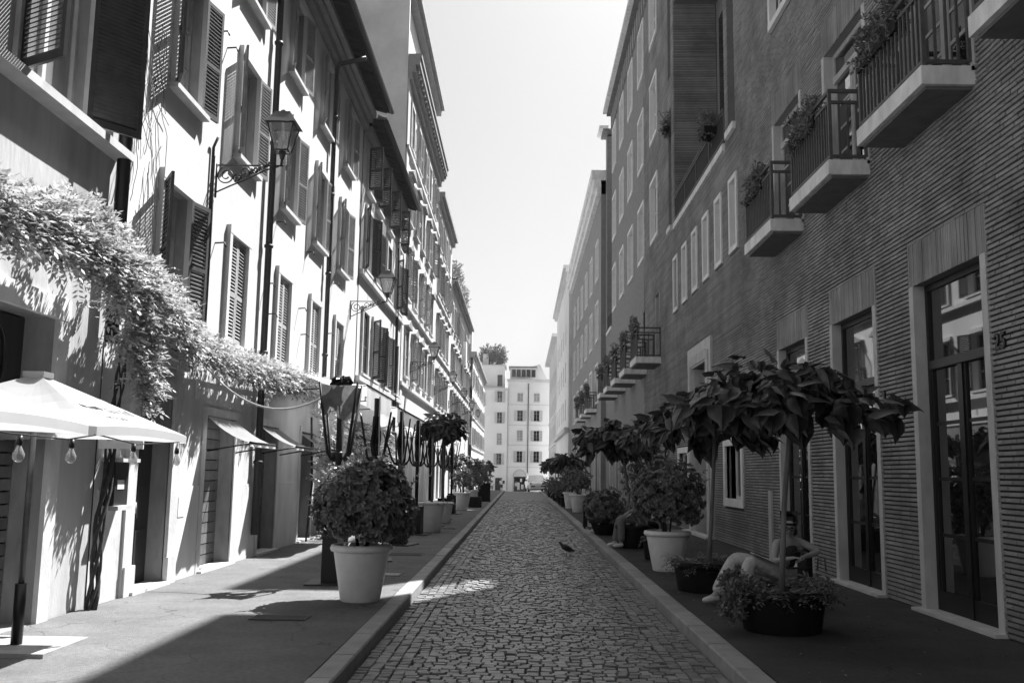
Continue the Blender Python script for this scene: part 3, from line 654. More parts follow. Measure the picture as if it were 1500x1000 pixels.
while z < 20.4:
    ytop = 21.3 if z > 9.0 else 36.0
    if z < 12.6:
        for a, c in blocked(6.0, 20.0, z, bh):
            y = a - (.13 if kk % 2 and a == 6.0 else 0)
            while y < c - .02:
                ln = min(R.uniform(.245, .275), c - y); jo = R.uniform(-.004, .005)
                if y > 8.1 and y + ln <= 9.43 and z < 4.6 and nsingle < 300 and ln > .2:
                    inst(bm4[nsingle % 4][1], 'brick', P_.root, (P_.u(y), jo, z), scale=((ln - .006) / bm4[nsingle % 4][0], 1, 1)); nsingle += 1
                else:
                    i = len(near_b.v); e = .005; f_ = .022 + jo; x0 = y; x1 = y + ln - .006
                    near_b.v += [(x0, -.005, z), (x1, -.005, z), (x1, -.005, z + .041), (x0, -.005, z + .041), (x0 + e, f_, z + .004), (x1 - e, f_, z + .004), (x1 - e, f_, z + .037), (x0 + e, f_, z + .037)]
                    for f in ((0, 1, 5, 4), (1, 2, 6, 5), (2, 3, 7, 6), (3, 0, 4, 7), (4, 5, 6, 7)): near_b.f.append(tuple(i + t for t in f)); near_b.sm.append(False)
                y += ln
    segs = blocked(20.0, ytop, z, bh) + (blocked(28.6, 36.0, z, bh) if z > 9.0 else [])
    for a, c in segs:
        y = a
        while y < c - .01:                                    # long uneven runs so the light catches them differently
            d = min(c, y + R.uniform(1.2, 3.0)); f_ = .022 + R.uniform(-.004, .004); i = len(course.v)
            course.v += [(y, -.005, z), (d, -.005, z), (d, -.005, z + .041), (y, -.005, z + .041), (y, f_, z + .004), (d, f_, z + .004), (d, f_, z + .037), (y, f_, z + .037)]
            for f in ((0, 1, 5, 4), (1, 2, 6, 5), (2, 3, 7, 6), (3, 0, 4, 7), (4, 5, 6, 7)): course.f.append(tuple(i + t for t in f)); course.sm.append(False)
            y = d
    if z > 9.2:                                               # loggia end wall, facing the camera
        i = len(course.v); Y = 28.6
        course.v += [(Y + .005, -.0, z), (Y + .005, -1.33, z), (Y + .005, -1.33, z + .041), (Y + .005, 0, z + .041), (Y - .02, 0, z + .004), (Y - .02, -1.33, z + .004), (Y - .02, -1.33, z + .037), (Y - .02, 0, z + .037)]
        for f in ((0, 1, 5, 4), (1, 2, 6, 5), (2, 3, 7, 6), (3, 0, 4, 7), (4, 5, 6, 7)): course.f.append(tuple(i + t for t in f)); course.sm.append(False)
    z += CP; kk += 1
near_b.build('bricks', m_brick, P_.root, kind='stuff'); course.build('brick_courses', m_brick, P_.root, kind='stuff')
# upright brick lintels
sol = MB()
for a, c, z0_, z1_ in lint:
    y = a
    while y < c - .03:
        d = min(c, y + .042); f_ = .020 + R.uniform(-.004, .004); zz = z0_ + .004; mid = (z0_ + z1_) / 2
        for za, zb in ((zz, z1_ - .004),): sol.box(y + .004, d - .004, -.005, f_, za, zb)
        y = d
sol.build('lintel_bricks', m_brick, P_.root, kind='stuff')

# glazed doors with travertine jambs
def french(ya, yb, z0, z1, first=False):
    W = yb - ya; H = z1 - z0; u = (ya + yb) / 2; fo = MB(); jt = .1
    fo.box(-W / 2 - .02, -W / 2 + jt, -.17, .028, 0, H); fo.box(W / 2 - jt, W / 2 + .02, -.17, .028, 0, H); fo.box(-W / 2, W / 2, -.28, .05, -.06, .03)
    o = fo.build('door_surround', m_travert, P_.root, (u, 0, z0))
    w = W - 2 * jt; d = MB(); t = .075; dd = .05
    tz = H * .745 if not first else H * .8
    d.box(-w / 2, -w / 2 + t, -dd, 0, .03, H); d.box(w / 2 - t, w / 2, -dd, 0, .03, H); d.box(-w / 2 + t, w / 2 - t, -dd, 0, H - t, H); d.box(-w / 2 + t, w / 2 - t, -dd, .03, tz - .05, tz + .05)
    d.box(-.05, .05, -dd, .012, .03, tz - .05); d.box(-w / 2 + t, w / 2 - t, -dd, 0, .03, .24)
    for s in (-1, 1):
        x0 = s * .05; x1 = s * (w / 2 - t); a, c = min(x0, x1), max(x0, x1)
        d.box(a, a + .05, -dd + .01, -.006, .24, tz - .05); d.box(c - .05, c, -dd + .01, -.006, .24, tz - .05)
        for k in (1, 2, 3): zz = .24 + (tz - .29) * k / 4; d.box(a + .05, c - .05, -dd + .02, -.016, zz - .02, zz + .02)
    do = d.build('glazed_door', m_black if not first else m_stone, P_.root, (u, -.11, z0))
    pm = m_pane
    pb = MB()
    inst(cached(('fp', round(w, 3), round(H, 2), first), lambda: MB().box(-w / 2 + .05, w / 2 - .05, -.012, 0, .2, tz).mesh('pane', pm)), 'pane', do, (0, -.026, 0))
    inst(cached(('fp2', round(w, 3), round(H, 2), first), lambda: MB().box(-w / 2 + .05, w / 2 - .05, -.012, 0, tz, H - .05).mesh('pane', pm)), 'pane', do, (0, -.026, 0))
    return do
for a, c in FD: french(a, c, .12, 3.86)
for a, c in [(6.4, 8.3)] + FD: french(a, c, 5.84, 8.07, True)
for a, c in GD: french(a, c, .12, 3.4)
for k, (a, c) in enumerate(FD): P_.part('threshold', m_travert, (a - .05, c + .05, .0, .14, .12, .155))
# white stone window frames, projecting
def white_window(ya, yb, z0, z1, t, out, mull=1, bars=1, sillout=None):
    W = yb - ya - 2 * t; H = z1 - z0 - 2 * t
    o = inst(frame_mesh(round(W, 3), round(H, 3), t, out, m_marble_white, inn=.06), 'window', P_.root, ((ya + yb) / 2, 0, z0 + t))
    inst(casement_mesh(round(W, 3), round(H, 3), m_marble_white, bars=bars, mull=mull), 'casement', o, (0, -.1, 0)); inst(pane_mesh(round(W, 3), round(H, 3), m_pane_dk), 'pane', o, (0, -.13, 0))
    return o
for y in small_w: white_window(y, y + .8, 6.5, 8.2, .11, .05, mull=0)
for y in GX:
    for z in (9.8, 13.5, 17.2): white_window(y, y + 1.8, z, z + 2.3, .13, .06)
white_window(15.4, 17.18, 9.92, 12.28, .13, .07); white_window(12.4, 14.2, 9.92, 12.28, .13, .07)
white_window(20.03, 21.92, .95, 2.44, .17, .05, mull=2, bars=0); white_window(26.44, 28.26, 1.28, 2.4, .16, .05, mull=1, bars=0)
# stone portal
P_.part('portal', m_travert, (23.1, 23.7, -.0, .07, .12, 5.0), (25.75, 26.28, -.0, .07, .12, 5.0), (23.7, 25.75, 0, .07, 4.45, 5.0)); P_.part('portal_moulding', m_stone, (23.34, 23.66, .07, .1, .12, 4.7), (25.79, 26.1, .07, .1, .12, 4.7), (23.66, 25.79, .07, .1, 4.5, 4.74))
P_.part('portal_reveal', m_travert, (23.7, 23.73, -.58, 0, .12, 4.45), (25.72, 25.75, -.58, 0, .12, 4.45)); P_.part('portal_door', m_wood_dk, (23.73, 25.72, -.54, -.58, .12, 4.4)); P_.part('portal_step', m_travert, (23.0, 26.4, 0, .25, .12, .17))
# narrow slots: sills and plant-free reveals
P_.part('slot_sill', m_conc, (20.2, 21.0, -.05, .1, 9.18, 9.34), (29.05, 29.75, -.05, .1, 9.18, 9.34)); P_.part('slot_pane', m_pane_dk, (20.25, 20.95, -.33, -.34, 9.3, 13.2), (29.1, 29.7, -.33, -.34, 9.3, 13.2), (29.1, 29.7, -.33, -.34, 14.3, 17.5))
# balconies: slab, rails, separate balusters
def balcony(b, ya, yb, zs, th, out, h, sep=True, slabm=m_conc):
    u0, u1 = b.rng(ya, yb); r = .0
    q = MB(); q.box(u0, u1, 0, out, zs - th, zs); sl_ = q.build('balcony', slabm, b.root)
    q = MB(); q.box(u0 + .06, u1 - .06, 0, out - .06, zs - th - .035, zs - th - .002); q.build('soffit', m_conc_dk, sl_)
    q = MB()
    for zz, tt in ((zs + .06, .02), (zs + h - .16, .02), (zs + h, .025)):
        q.box(u0 + .03, u1 - .03, out - .07, out - .03, zz - tt, zz + tt)
        for uu in (u0 + .03, u1 - .07): q.box(uu, uu + .04, 0, out - .07, zz - tt, zz + tt)
    q.build('handrail', m_rail, sl_)
    pm = cached(('post', h), lambda: MB().box(-.022, .022, -.022, .022, 0, h + .02).mesh('post', m_rail)); bl = cached(('bal', h), lambda: MB().box(-.013, .013, -.013, .013, .08, h - .18).mesh('baluster', m_rail))
    for uu in (u0 + .05, u1 - .05):
        inst(pm, 'post', sl_, (uu, out - .05, zs)); inst(pm, 'post', sl_, (uu, .04, zs))
    n = int((u1 - u0) / .115); pts = [(u0 + .05 + (u1 - u0 - .1) * k / n, out - .05) for k in range(1, n)] + [(uu, .04 + (out - .1) * k / 4) for uu in (u0 + .05, u1 - .05) for k in (1, 2, 3)]
    if sep:
        for x, yy in pts: inst(bl, 'baluster', sl_, (x, yy, zs))
    else:
        q = MB()
        for x, yy in pts: q.box(x - .013, x + .013, yy - .013, yy + .013, zs + .08, zs + h - .18)
        q.build('balusters', m_rail, sl_, kind='stuff')
    return sl_
for a, c in [(6.4, 8.33)] + FD: balcony(P_, a - .0, c + .05, 5.83, .2, .57, .98)
for y in BY2: balcony(P_, y, y + 1.75, 5.5, .2, .86, .98, sep=False); P_.part('balcony_door', m_stone, (y + .3, y + .38, -.1, .02, 5.5, 7.75), (y + 1.22, y + 1.3, -.1, .02, 5.5, 7.75)); P_.part('balcony_door_pane', m_pane_dk, (y + .38, y + 1.22, -.2, -.22, 5.5, 7.75))
# loggia railing
for ya, yb in ((21.45, 28.5), (49.0, 51.5)):
    q = MB()
    for zz in (10.1, 10.0, 9.35): P_.box(q, ya, yb, -.02, .03, zz, zz + .035)
    y = ya
    while y <= yb + .01: P_.box(q, y - .02, y + .02, -.02, .02, 9.22, 10.1); y += (yb - ya) / 4
    rl = q.build('loggia_railing', m_rail, P_.root); q = MB(); P_.box(q, ya, yb, -.005, .005, 9.4, 9.98); q.build('mesh_panel', M('dark_wire_mesh', .05, rough=.9, spec=.1), rl)
# house numbers on the brick
for txt, y, z in (('25', 9.18, 2.86), ('3', 12.18, 2.55)):
    o = inst(text_mesh(txt, .22, .006, .01), 'house_number', P_.root, (y, .035, z), rot=(PI / 2, 0, PI)); o.data.materials.append(m_black); o['label'] = 'black house number ' + txt + ' fixed to the brick'
P_.part('wall_conduit', m_stone, (17.75, 17.95, .02, .06, .12, 1.35))

# --- right, further on
P2 = Bld('second_brick_building', 'paler brick building with white windows and a corniced top beyond the long brick one', 'building', 'R', XR - .28, 52.5)
GX2 = [54 + 4.6 * k for k in range(6)]
h2 = [(y + .12, y + 1.9, z + .12, z + 2.2, .3, m_marble_white) for y in GX2 for z in (5.6, 9.2, 12.8)] + [(y, y + 1.6, .12, 3.6) for y in GX2]
P2.wall(52.5, 82.5, 0, 18.2, m_brick2, holes=h2, depth=.3); P2.part('back_wall', m_brick2, (52.5, 82.5, -.35, -12, 0, 18.1)); P2.part('side_wall', m_brick_far, (52.45, 52.5, -.0, -12, 0, 18.1))
for y in GX2:
    for z in (5.6, 9.2, 12.8):
        W = 2.02 - .26; o = inst(frame_mesh(1.76, 2.06, .13, .06, m_marble_white, inn=.06), 'window', P2.root, (P2.u(y + 1.01), 0, z + .13)); inst(casement_mesh(1.76, 2.06, m_marble_white, bars=1), 'casement', o, (0, -.1, 0)); inst(pane_mesh(1.76, 2.06, m_pane_dk), 'pane', o, (0, -.13, 0))
    P2.part('shop_door', m_wood_dk, (y, y + 1.6, -.2, -.25, .12, 3.6)); P2.part('door_jamb', m_travert, (y - .2, y, 0, .06, .12, 3.6), (y + 1.6, y + 1.8, 0, .06, .12, 3.6))
P2.part('cornice', m_conc, (52.45, 82.5, -.3, .25, 17.3, 17.7), (52.45, 82.5, -.3, .55, 18.2, 18.7), (52.45, 82.5, -.3, .42, 17.7, 18.2))
for y in (55.2, 59.8, 64.4): balcony(P2, y, y + 2.0, 5.35, .2, .6, .95, sep=False)
P3 = Bld('white_stucco_building', 'tall white plain stucco building on the right past the paler brick', 'building', 'R', XR - .55, 83)
h3 = [(y, y + 1.2, z, z + 1.9) for y in (88, 92.5, 97, 101.5, 106) for z in (6.5, 10, 13.5)]
P3.wall(83, 111, -.8, 19.6, m_far, holes=h3, depth=.25); P3.part('back_wall', m_far, (83, 111, -.3, -12, -.8, 19.5)); P3.part('side_wall', m_far, (82.9, 83, -.0, -12, -.4, 19.5)); P3.part('cornice', m_far_grey, (82.8, 111, -.3, .5, 19.6, 19.9), (82.8, 111, -.3, .3, 19.3, 19.6)); P3.part('string_course', m_far_grey, (82.8, 111, 0, .35, 5.2, 5.6))
for h in h3: P3.part('window_pane', m_pane_dk, (h[0], h[1], -.2, -.22, h[2], h[3]))
P4 = Bld('far_right_building', 'grey far building with string courses on the right near the street end', 'building', 'R', XR - .35, 113)
h4 = [(y, y + 1.2, z, z + 1.9) for y in range(116, 146, 5) for z in (2.5, 6, 9.5, 13)]
P4.wall(113, 146, -1.4, 17.8, m_far_grey, holes=h4, depth=.25); P4.part('back_wall', m_far_grey, (113, 146, -.3, -12, -1.4, 17.7)); P4.part('side_wall', m_far_grey, (112.9, 113, 0, -12, -1.4, 17.7)); P4.part('cornice', m_far_grey, (112.8, 146, -.3, .7, 17.8, 18.2))
for z in (5.2, 8.9): P4.part('string_course', m_far, (113, 146, 0, .12, z, z + .2))
for h in h4: P4.part('window_pane', m_pane_dk, (h[0], h[1], -.2, -.22, h[2], h[3]))
# ================================================================ things in the street
def leaf_into(b, p, d, nrm, ln, wd, fold=.25, droop=0.):
    """small pointed leaf: 4 faces folded along the midrib"""
    d = d.normalized(); s = d.cross(nrm); s = s.normalized() if s.length > 1e-5 else d.orthogonal().normalized(); n = s.cross(d)
    m = p + d * ln * .5 - n * droop * ln * .3; e = p + d * ln - n * droop * ln; up = n * wd * fold
    l1 = p + d * ln * .35 + s * wd * .46 + up; r1 = p + d * ln * .35 - s * wd * .46 + up; l2 = p + d * ln * .74 + s * wd * .44 + up * .7 - n * droop * ln * .5; r2 = p + d * ln * .74 - s * wd * .44 + up * .7 - n * droop * ln * .5
    i = len(b.v); b.v += [tuple(x) for x in (p, l1, l2, e, r2, r1, m)]
    for f in ((0, 6, 2, 1), (6, 3, 2), (0, 5, 4, 6), (6, 4, 3)): b.f.append(tuple(i + k for k in f)); b.sm.append(False)
def quick_leaf(b, p, d, nrm, ln, wd):
    d = d.normalized(); s = d.cross(nrm); s = s.normalized() if s.length > 1e-5 else d.orthogonal().normalized()
    i = len(b.v); b.v += [tuple(p), tuple(p + d * ln * .45 + s * wd * .5), tuple(p + d * ln), tuple(p + d * ln * .45 - s * wd * .5)]; b.f.append((i, i + 1, i + 2, i + 3)); b.sm.append(False)
def rdir(): 
    while 1:
        v = Vector((R.uniform(-1, 1), R.uniform(-1, 1), R.uniform(-1, 1)))
        if .05 < v.length < 1: return v.normalized()
UP = Vector((0, 0, 1))
def heart_leaf(ln, wd, curl, seed):
    r = random.Random(seed); b = MB(); out = [(0, .02), (.24, -.09), (.46, -.02), (.57, .20), (.54, .45), (.40, .69), (.17, .87), (0, 1.06)]
    def z(x, y): return -curl * ln * y * y - .22 * wd * abs(x) ** 1.3 * (1 if r.random() > 2 else 1) + .12 * wd * math.sin(y * 9) * abs(x)
    C_ = []; 
    mid = [(0, .0), (0, .2), (0, .42), (0, .68), (0, 1.02)]
    for sgn in (1, -1):
        P = [(sgn * x * wd, y * ln, z(x, y)) for x, y in out]; Mi = [(0, y * ln, .03 * wd + z(0, y)) for x, y in mid]
        fs = [(Mi[0], P[1], P[2], Mi[1]), (Mi[1], P[2], P[3], P[3]), (Mi[1], P[3], P[4], Mi[2]), (Mi[2], P[4], P[5], Mi[3]), (Mi[3], P[5], P[6], Mi[4])]
        for k, q in enumerate(fs):
            if k == 1: b.tri(q[0], q[1], q[2])
            else: b.quad(*q)
        b.tri(Mi[4], P[6], P[7])
    return b
HEART = []
for k in range(6):
    hb = heart_leaf(.17 + .016 * k, .165 + .014 * k, .25 + .14 * (k % 3), k); me_ = hb.mesh('leaf', m_leaf_c); bm0 = bmesh.new(); bm0.from_mesh(me_); bmesh.ops.remove_doubles(bm0, verts=bm0.verts, dist=1e-5); bm0.to_mesh(me_); bm0.free(); me_.polygons.foreach_set('use_smooth', [True] * len(me_.polygons)); HEART.append(me_)
def orient(d, n):
    """matrix with local y along d and local z near n"""
    y = d.normalized(); x = y.cross(n); x = x.normalized() if x.length > 1e-4 else y.orthogonal().normalized(); z = x.cross(y)
    return Matrix((x, y, z)).transposed()
def pot_mesh(r, h, mat, taper=.68, rim=.045):
    def f():
        b = MB(); b.lathe([(r * taper * .96, 0), (r * taper, .012), (r * .955, h - rim * 2.0), (r * .965, h - rim * 1.8), (r + .015, h - rim * 1.7), (r + .03, h - rim), (r + .015, h - .006), (r - .01, h), (r - .05, h - .01), (r - .06, h - .08)], 36)
        return b.mesh('pot', mat)
    return cached(('pot', r, h, mat.name, taper), f)
def bush(label, x, y, pr, ph, br, bz, group, n_single=0, n=500, leaf=.075, mat=None, name='potted_shrub', cat='potted shrub', potmat=None, squash=.92, z0=ZL, rim=.045, taper=.68):
    t = thing(name, label, cat, (x, y, z0), R.random() * 6, group); mat = mat or m_leaf_bi
    inst(pot_mesh(pr, ph, potmat or m_pot, taper, rim), 'pot', t); q = MB(); q.disc(pr - .055, ph - .07); q.build('soil', m_soil, t)
    st = MB()
    for k in range(9):
        a = R.random() * 6.28; rr = br * R.uniform(.3, .7); st.tube([(.05 * math.cos(a), .05 * math.sin(a), ph - .1), (.1 * math.cos(a), .1 * math.sin(a), ph + .12), (rr * math.cos(a), rr * math.sin(a), bz + R.uniform(-.1, .2))], [.018, .014, .006], 5)
    st.build('stem', m_bark_dk, t)
    lm = [cached(('sl', leaf, k), lambda: (lambda b: (leaf_into(b, Vector((0, 0, 0)), Vector((0, 1, 0)), UP, leaf * (1 + .18 * k), leaf * .42 * (1 + .1 * k), .25, .1 + .1 * k), b.mesh('leaf', m_leaf_b))[1])(MB())) for k in range(3)]
    b = MB(); c = Vector((0, 0, bz)); singles = 0; ros = 7
    lumps = [(rdir(), R.uniform(-.14, .16)) for _ in range(16)]
    total = n // ros
    for k in range(total):
        d = rdir()
        if d.z < -.75: continue
        rad = 1.06 - .6 * (R.random() ** 1.8) + R.uniform(-.05, .07)
        rad *= 1 + sum(a * max(0, d.dot(v) - .7) / .3 for v, a in lumps) * .8
        p = c + Vector((d.x * br, d.y * br, d.z * br * squash)) * rad
        ax = (d + rdir() * .45 + UP * .25).normalized()
        for j in range(ros):
            s = (ax.orthogonal().normalized()); s = Matrix.Rotation(j * 2 * PI / ros + R.random() * .4, 3, ax) @ s
            dd = (s + ax * R.uniform(.15, .9)).normalized(); L = leaf * R.uniform(.8, 1.3)
            face = ax if ax.dot(dd) < .9 else s
            if singles < n_single and rad > .92 and (Matrix.Rotation(t.rotation_euler.z, 3, 'Z') @ d).y < .25:
                o = inst(lm[R.randrange(3)], 'leaf', t); o.matrix_local = Matrix.Translation(p) @ orient(dd, ax).to_4x4(); singles += 1
            else: leaf_into(b, p, dd, ax, L, L * .52, .22, R.uniform(0, .3))
    for k in range(max(8, n // 420)):                         # stray shoots
        d = rdir(); d.z = abs(d.z) * .9 + .1; d.normalize(); p = c + Vector((d.x * br, d.y * br, d.z * br * squash)) * .92; v = (d + UP * .4 + rdir() * .4).normalized(); L = R.uniform(.12, .26)
        for j in range(7):
            for q_ in range(2): leaf_into(b, p + v * L * j / 6, (rdir() + v * .9), rdir(), leaf * R.uniform(.6, 1.1), leaf * .42, .22, .1)
    b.build('foliage', mat, t, kind='stuff'); return t
def trailing(t, r, z, n, mat, spread=.35, name='trailing_plant', up=.25, leaf=.05):
    b = MB()
    for k in range(n):
        a = R.random() * 6.283; rr = r * R.uniform(.5, 1.0); L = R.uniform(.5, 1) * spread; p = Vector((rr * math.cos(a), rr * math.sin(a), z)); v = Vector((math.cos(a), math.sin(a), R.uniform(.3, 1.8) * up * 3)).normalized()
        for j in range(9):
            for s in (-1, 1): quick_leaf(b, p, (v.cross(UP) * s + v * .5 + rdir() * .3), UP + rdir() * .3, leaf * R.uniform(.7, 1.3), leaf * .4)
            p = p + v * L / 9; v = (v + Vector((0, 0, -.16)) + rdir() * .1).normalized()
    return b.build(name, mat, t, kind='stuff')
def catalpa(label, x, y, pr, ph, tx, ty, zc, cx, cy, rx_, rz_, nleaf, nsingle, group, potmat=None, mat=None, trunk_r=.026, plant=0, leafs=1., pot=True, square=False, name='potted_tree', z0=ZL, trim=None):
    t = thing(name, label, 'potted tree', (x, y, z0), 0, group)
    inst(pot_mesh(pr, ph, potmat or m_pot_dk, .86 if (potmat or m_pot_dk) is m_pot_dk else .72, .04), 'pot', t); q = MB(); q.disc(pr - .055, ph - .07); q.build('soil', m_soil, t)
    if plant: trailing(t, pr * .9, ph - .06, plant, m_leaf_bi)
    tr = MB(); top = Vector((tx - x, ty - y, zc - z0)); b0 = Vector((0 if abs(tx - x) < .3 else tx - x - .1, 0, ph - .1)); mid = b0.lerp(top, .5) + Vector((R.uniform(-.03, .03), R.uniform(-.03, .03), 0))
    tr.tube([b0, b0.lerp(mid, .5), mid, mid.lerp(top, .6), top], [trunk_r * 1.25, trunk_r * 1.08, trunk_r, trunk_r * .95, trunk_r * 1.2], 9); tr.build('trunk', m_bark, t)
    lb = MB(); C0 = Vector((cx - x, cy - y, zc - z0 + rz_ * .1))
    for k in range(11):
        a = k * 2.4; e = C0 + Vector((rx_ * .8 * math.cos(a), rx_ * .8 * math.sin(a), rz_ * R.uniform(.0, .6))); lb.tube([top, top.lerp(e, .5) + Vector((0, 0, .1)), e], [.016, .011, .006], 5)
    lb.build('branch', m_bark_dk, t)
    rest = MB(); sing = 0; cl = []
    for k in range(13):
        f = math.sqrt((k + .4) / 13); a = k * 2.4 + x; v = Vector((math.cos(a), math.sin(a), 0)) * rx_ * f * R.uniform(.72, 1.0); cl.append((C0 + v + Vector((0, 0, rz_ * (.62 - .75 * f * f) + R.uniform(-.22, .22) * rz_)), f))
    for k in range(nleaf):
        cc, cf = R.choice(cl); rr = rdir() * R.random() ** .4; p = cc + Vector((rr.x * rx_ * .34, rr.y * rx_ * .34, rr.z * rz_ * .42)); rad = Vector((p.x - C0.x, p.y - C0.y, 0)); f = min(1, rad.length / rx_); rad = rad.normalized() if rad.length > 1e-3 else Vector((1, 0, 0)); g = R.random()
        d = (rad * (.3 + .6 * f) + Vector((0, 0, -.2 - 1.0 * f * g)) + rdir() * .75).normalized(); nn = (UP + rad * .5 * f + rdir() * .5).normalized()
        Mt = Matrix.Translation(p) @ orient(d, nn).to_4x4() @ Matrix.Scale(leafs * R.choice((.5, .75, .9, 1.0, 1.15)) * R.uniform(.85, 1.1), 4)
        if sing < nsingle: o = inst(HEART[R.randrange(6)], 'leaf', t); o.matrix_local = Mt; sing += 1
        else:
            src = HEART[R.randrange(6)]; i = len(rest.v); rest.v += [tuple(Mt @ v.co) for v in src.vertices]
            for pl in src.polygons: rest.f.append(tuple(i + q for q in pl.vertices)); rest.sm.append(True)
    if rest.v: rest.build('foliage', mat or m_leaf_ci, t, kind='stuff')
    return t

GP = 'potted shrubs along the pavements'; GT = 'potted catalpa trees along the pavements'
bush('leafy shrub in the big pale pot in the sun gap, nearest on the left', -1.83, 11.32, .335, .64, .52, 1.10, GP, 300, 8000, .075, squash=.86)
bush('clipped round shrub in the big white pot before the stone portal', 2.34, 15.4, .345, .62, .55, 1.16, GP, 300, 7500, .06, squash=.92)
# right side trees in dark round planters
catalpa('nearest large leaved tree in a dark round planter on the right, umbrella shaped crown', 2.58, 9.65, .43, .40, 2.72, 9.65, 2.25, 2.66, 9.7, 1.06, .50, 460, 300, GT, plant=190)
catalpa('large leaved tree whose dark planter stands behind the seated woman', 2.49, 12.85, .47, .38, 2.60, 12.85, 2.2, 2.42, 12.75, .84, .50, 400, 300, GT, plant=190)
catalpa('thin tree hidden at its foot by the clipped shrub in the white pot', 2.55, 17.4, .36, .40, 2.36, 17.4, 2.25, 2.3, 17.4, .5, .36, 130, 0, GT, plant=20)
catalpa('tree in the worn dark planter that a person in jeans sits on', 2.33, 20.1, .34, .46, 2.13, 20.1, 2.15, 1.93, 19.9, .86, .55, 420, 300, GT, plant=0)
for k, (x, y, lab) in enumerate([(2.2, 44.6, 'shady tree over dark shrubs, second row beyond the suitcase'), (2.25, 51.5, 'tree between dark shrubs near the white car, right pavement'), (2.2, 60, 'far small tree on the right in front of the white car')]):
    catalpa(lab, x, y, .36, .45, x, y, 1.95, x - .1, y, .85, .6, 300, 0, GT, leafs=1.2)
# left side trees
catalpa('tree in a large pale pot, second pale pot from the front on the left', -2.22, 24.4, .33, .74, -2.22, 24.4, 2.6, -2.3, 24.6, .45, .35, 60, 0, GT, potmat=m_pot, plant=30, leafs=.8)
catalpa('dark crowned tree in a pale pot beside the last folded parasols', -2.28, 28.9, .30, .60, -2.34, 28.9, 2.75, -2.3, 28.8, .66, .62, 420, 200, GT, potmat=m_pot, plant=16, leafs=.85)
for k, (x, y, lab) in enumerate([(-3.05, 45.5, 'sunlit tree behind the pale pots with round shrubs, first of the far left trees'), (-3.0, 51, 'sunlit far tree on the left between the black sign and the crossing'), (-2.95, 58, 'sunlit far tree on the left next to the crossing'), (-2.7, 70, 'farthest sunlit tree on the left at the crossing')]):
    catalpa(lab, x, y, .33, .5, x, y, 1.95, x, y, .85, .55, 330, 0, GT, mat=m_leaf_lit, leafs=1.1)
for x, y, pr, lab, mt in [(-2.3, 38.6, .34, 'round shrub in a pale pot on the sunny strip of the left pavement', m_pot), (-2.25, 44.3, .34, 'round shrub in a pale pot behind the black planter box', m_pot), (-2.05, 52.5, .36, 'round shrub in a grey pot, farthest of the left pots', m_pot),
                       (2.33, 38.3, .36, 'round shrub in a white pot beyond the suitcase', m_pot), (2.22, 42.2, .33, 'round shrub in a white pot just behind the one beyond the suitcase', m_pot),
                       (2.1, 47.5, .3, 'dark shrub in a dark pot under the far right trees', m_pot_dk), (2.05, 54, .3, 'dark shrub in a dark pot nearer the white car', m_pot_dk), (2.0, 62, .3, 'dark shrub in a dark pot beside the white car', m_pot_dk)]:
    bush(lab, x, y, pr, .70 if mt is m_pot else .4, .52, .70 + .5 if mt is m_pot else .75, GP, 0, 1400, .085, potmat=mt)
bush('dark feathery shrub in a low planter behind the suitcase', 2.12, 24.3, .36, .36, .50, .62, GP, 0, 1900, .09, potmat=m_pot_dk, squash=.85)
t = bush('tall dark columnar evergreen against the brick behind the person in jeans', 2.85, 21.8, .34, .45, .50, 1.45, None, 0, 4200, .07, potmat=m_pot_dk, squash=2.0, name='potted_evergreen', cat='evergreen')

# black planter box and board between the left pots
q = MB(); q.box(-.3, .3, -.22, .22, 0, .45); bx = thing('planter_box', 'low black planter box between the pale pots on the left', 'planter', (-1.95, 41.8, ZL)); q.build('box_side', m_pot_dk, bx); q = MB(); q.box(-.26, .26, -.18, .18, .40, .452); q.build('soil', m_soil, bx)
q = MB(); q.box(-.32, .32, -.02, .02, .05, .95); bd = thing('sign_board', 'plain black pavement board leaning behind the black planter box', 'board', (-1.8, 48.5, ZL), .2); q.build('board_face', m_black, bd); q = MB(); q.tube([(-.3, .0, 0), (-.3, .02, 1.0)], .02); q.tube([(.3, .0, 0), (.3, .02, 1.0)], .02); q.build('board_frame', m_iron, bd)

pl_ = [o for o in COL.objects if o.name == 'potted_tree'][0]
def clump(t, pts, n, leaf=.055, name='trailing_plant'):
    b = MB()
    for k in range(n):
        a, c = R.choice(list(zip(pts[:-1], pts[1:]))); f = R.random(); p = Vector(a).lerp(Vector(c), f) + rdir() * .11 * R.random() ** .4
        for j in range(5): leaf_into(b, p + rdir() * .03, rdir() + Vector((0, -.3, .25)), rdir() + UP, leaf * R.uniform(.7, 1.3), leaf * .5)
    b.build(name, m_leaf_bi, t, kind='stuff')
clump(pl_, [(-.38, -.12, .42), (-.52, -.2, .30), (-.54, -.2, .16)], 120); clump(pl_, [(-.35, .2, .42), (-.48, .28, .40), (-.3, .38, .44)], 110); clump(pl_, [(.35, -.1, .40), (.46, .1, .36), (.5, .2, .32), (.3, .35, .42)], 150)
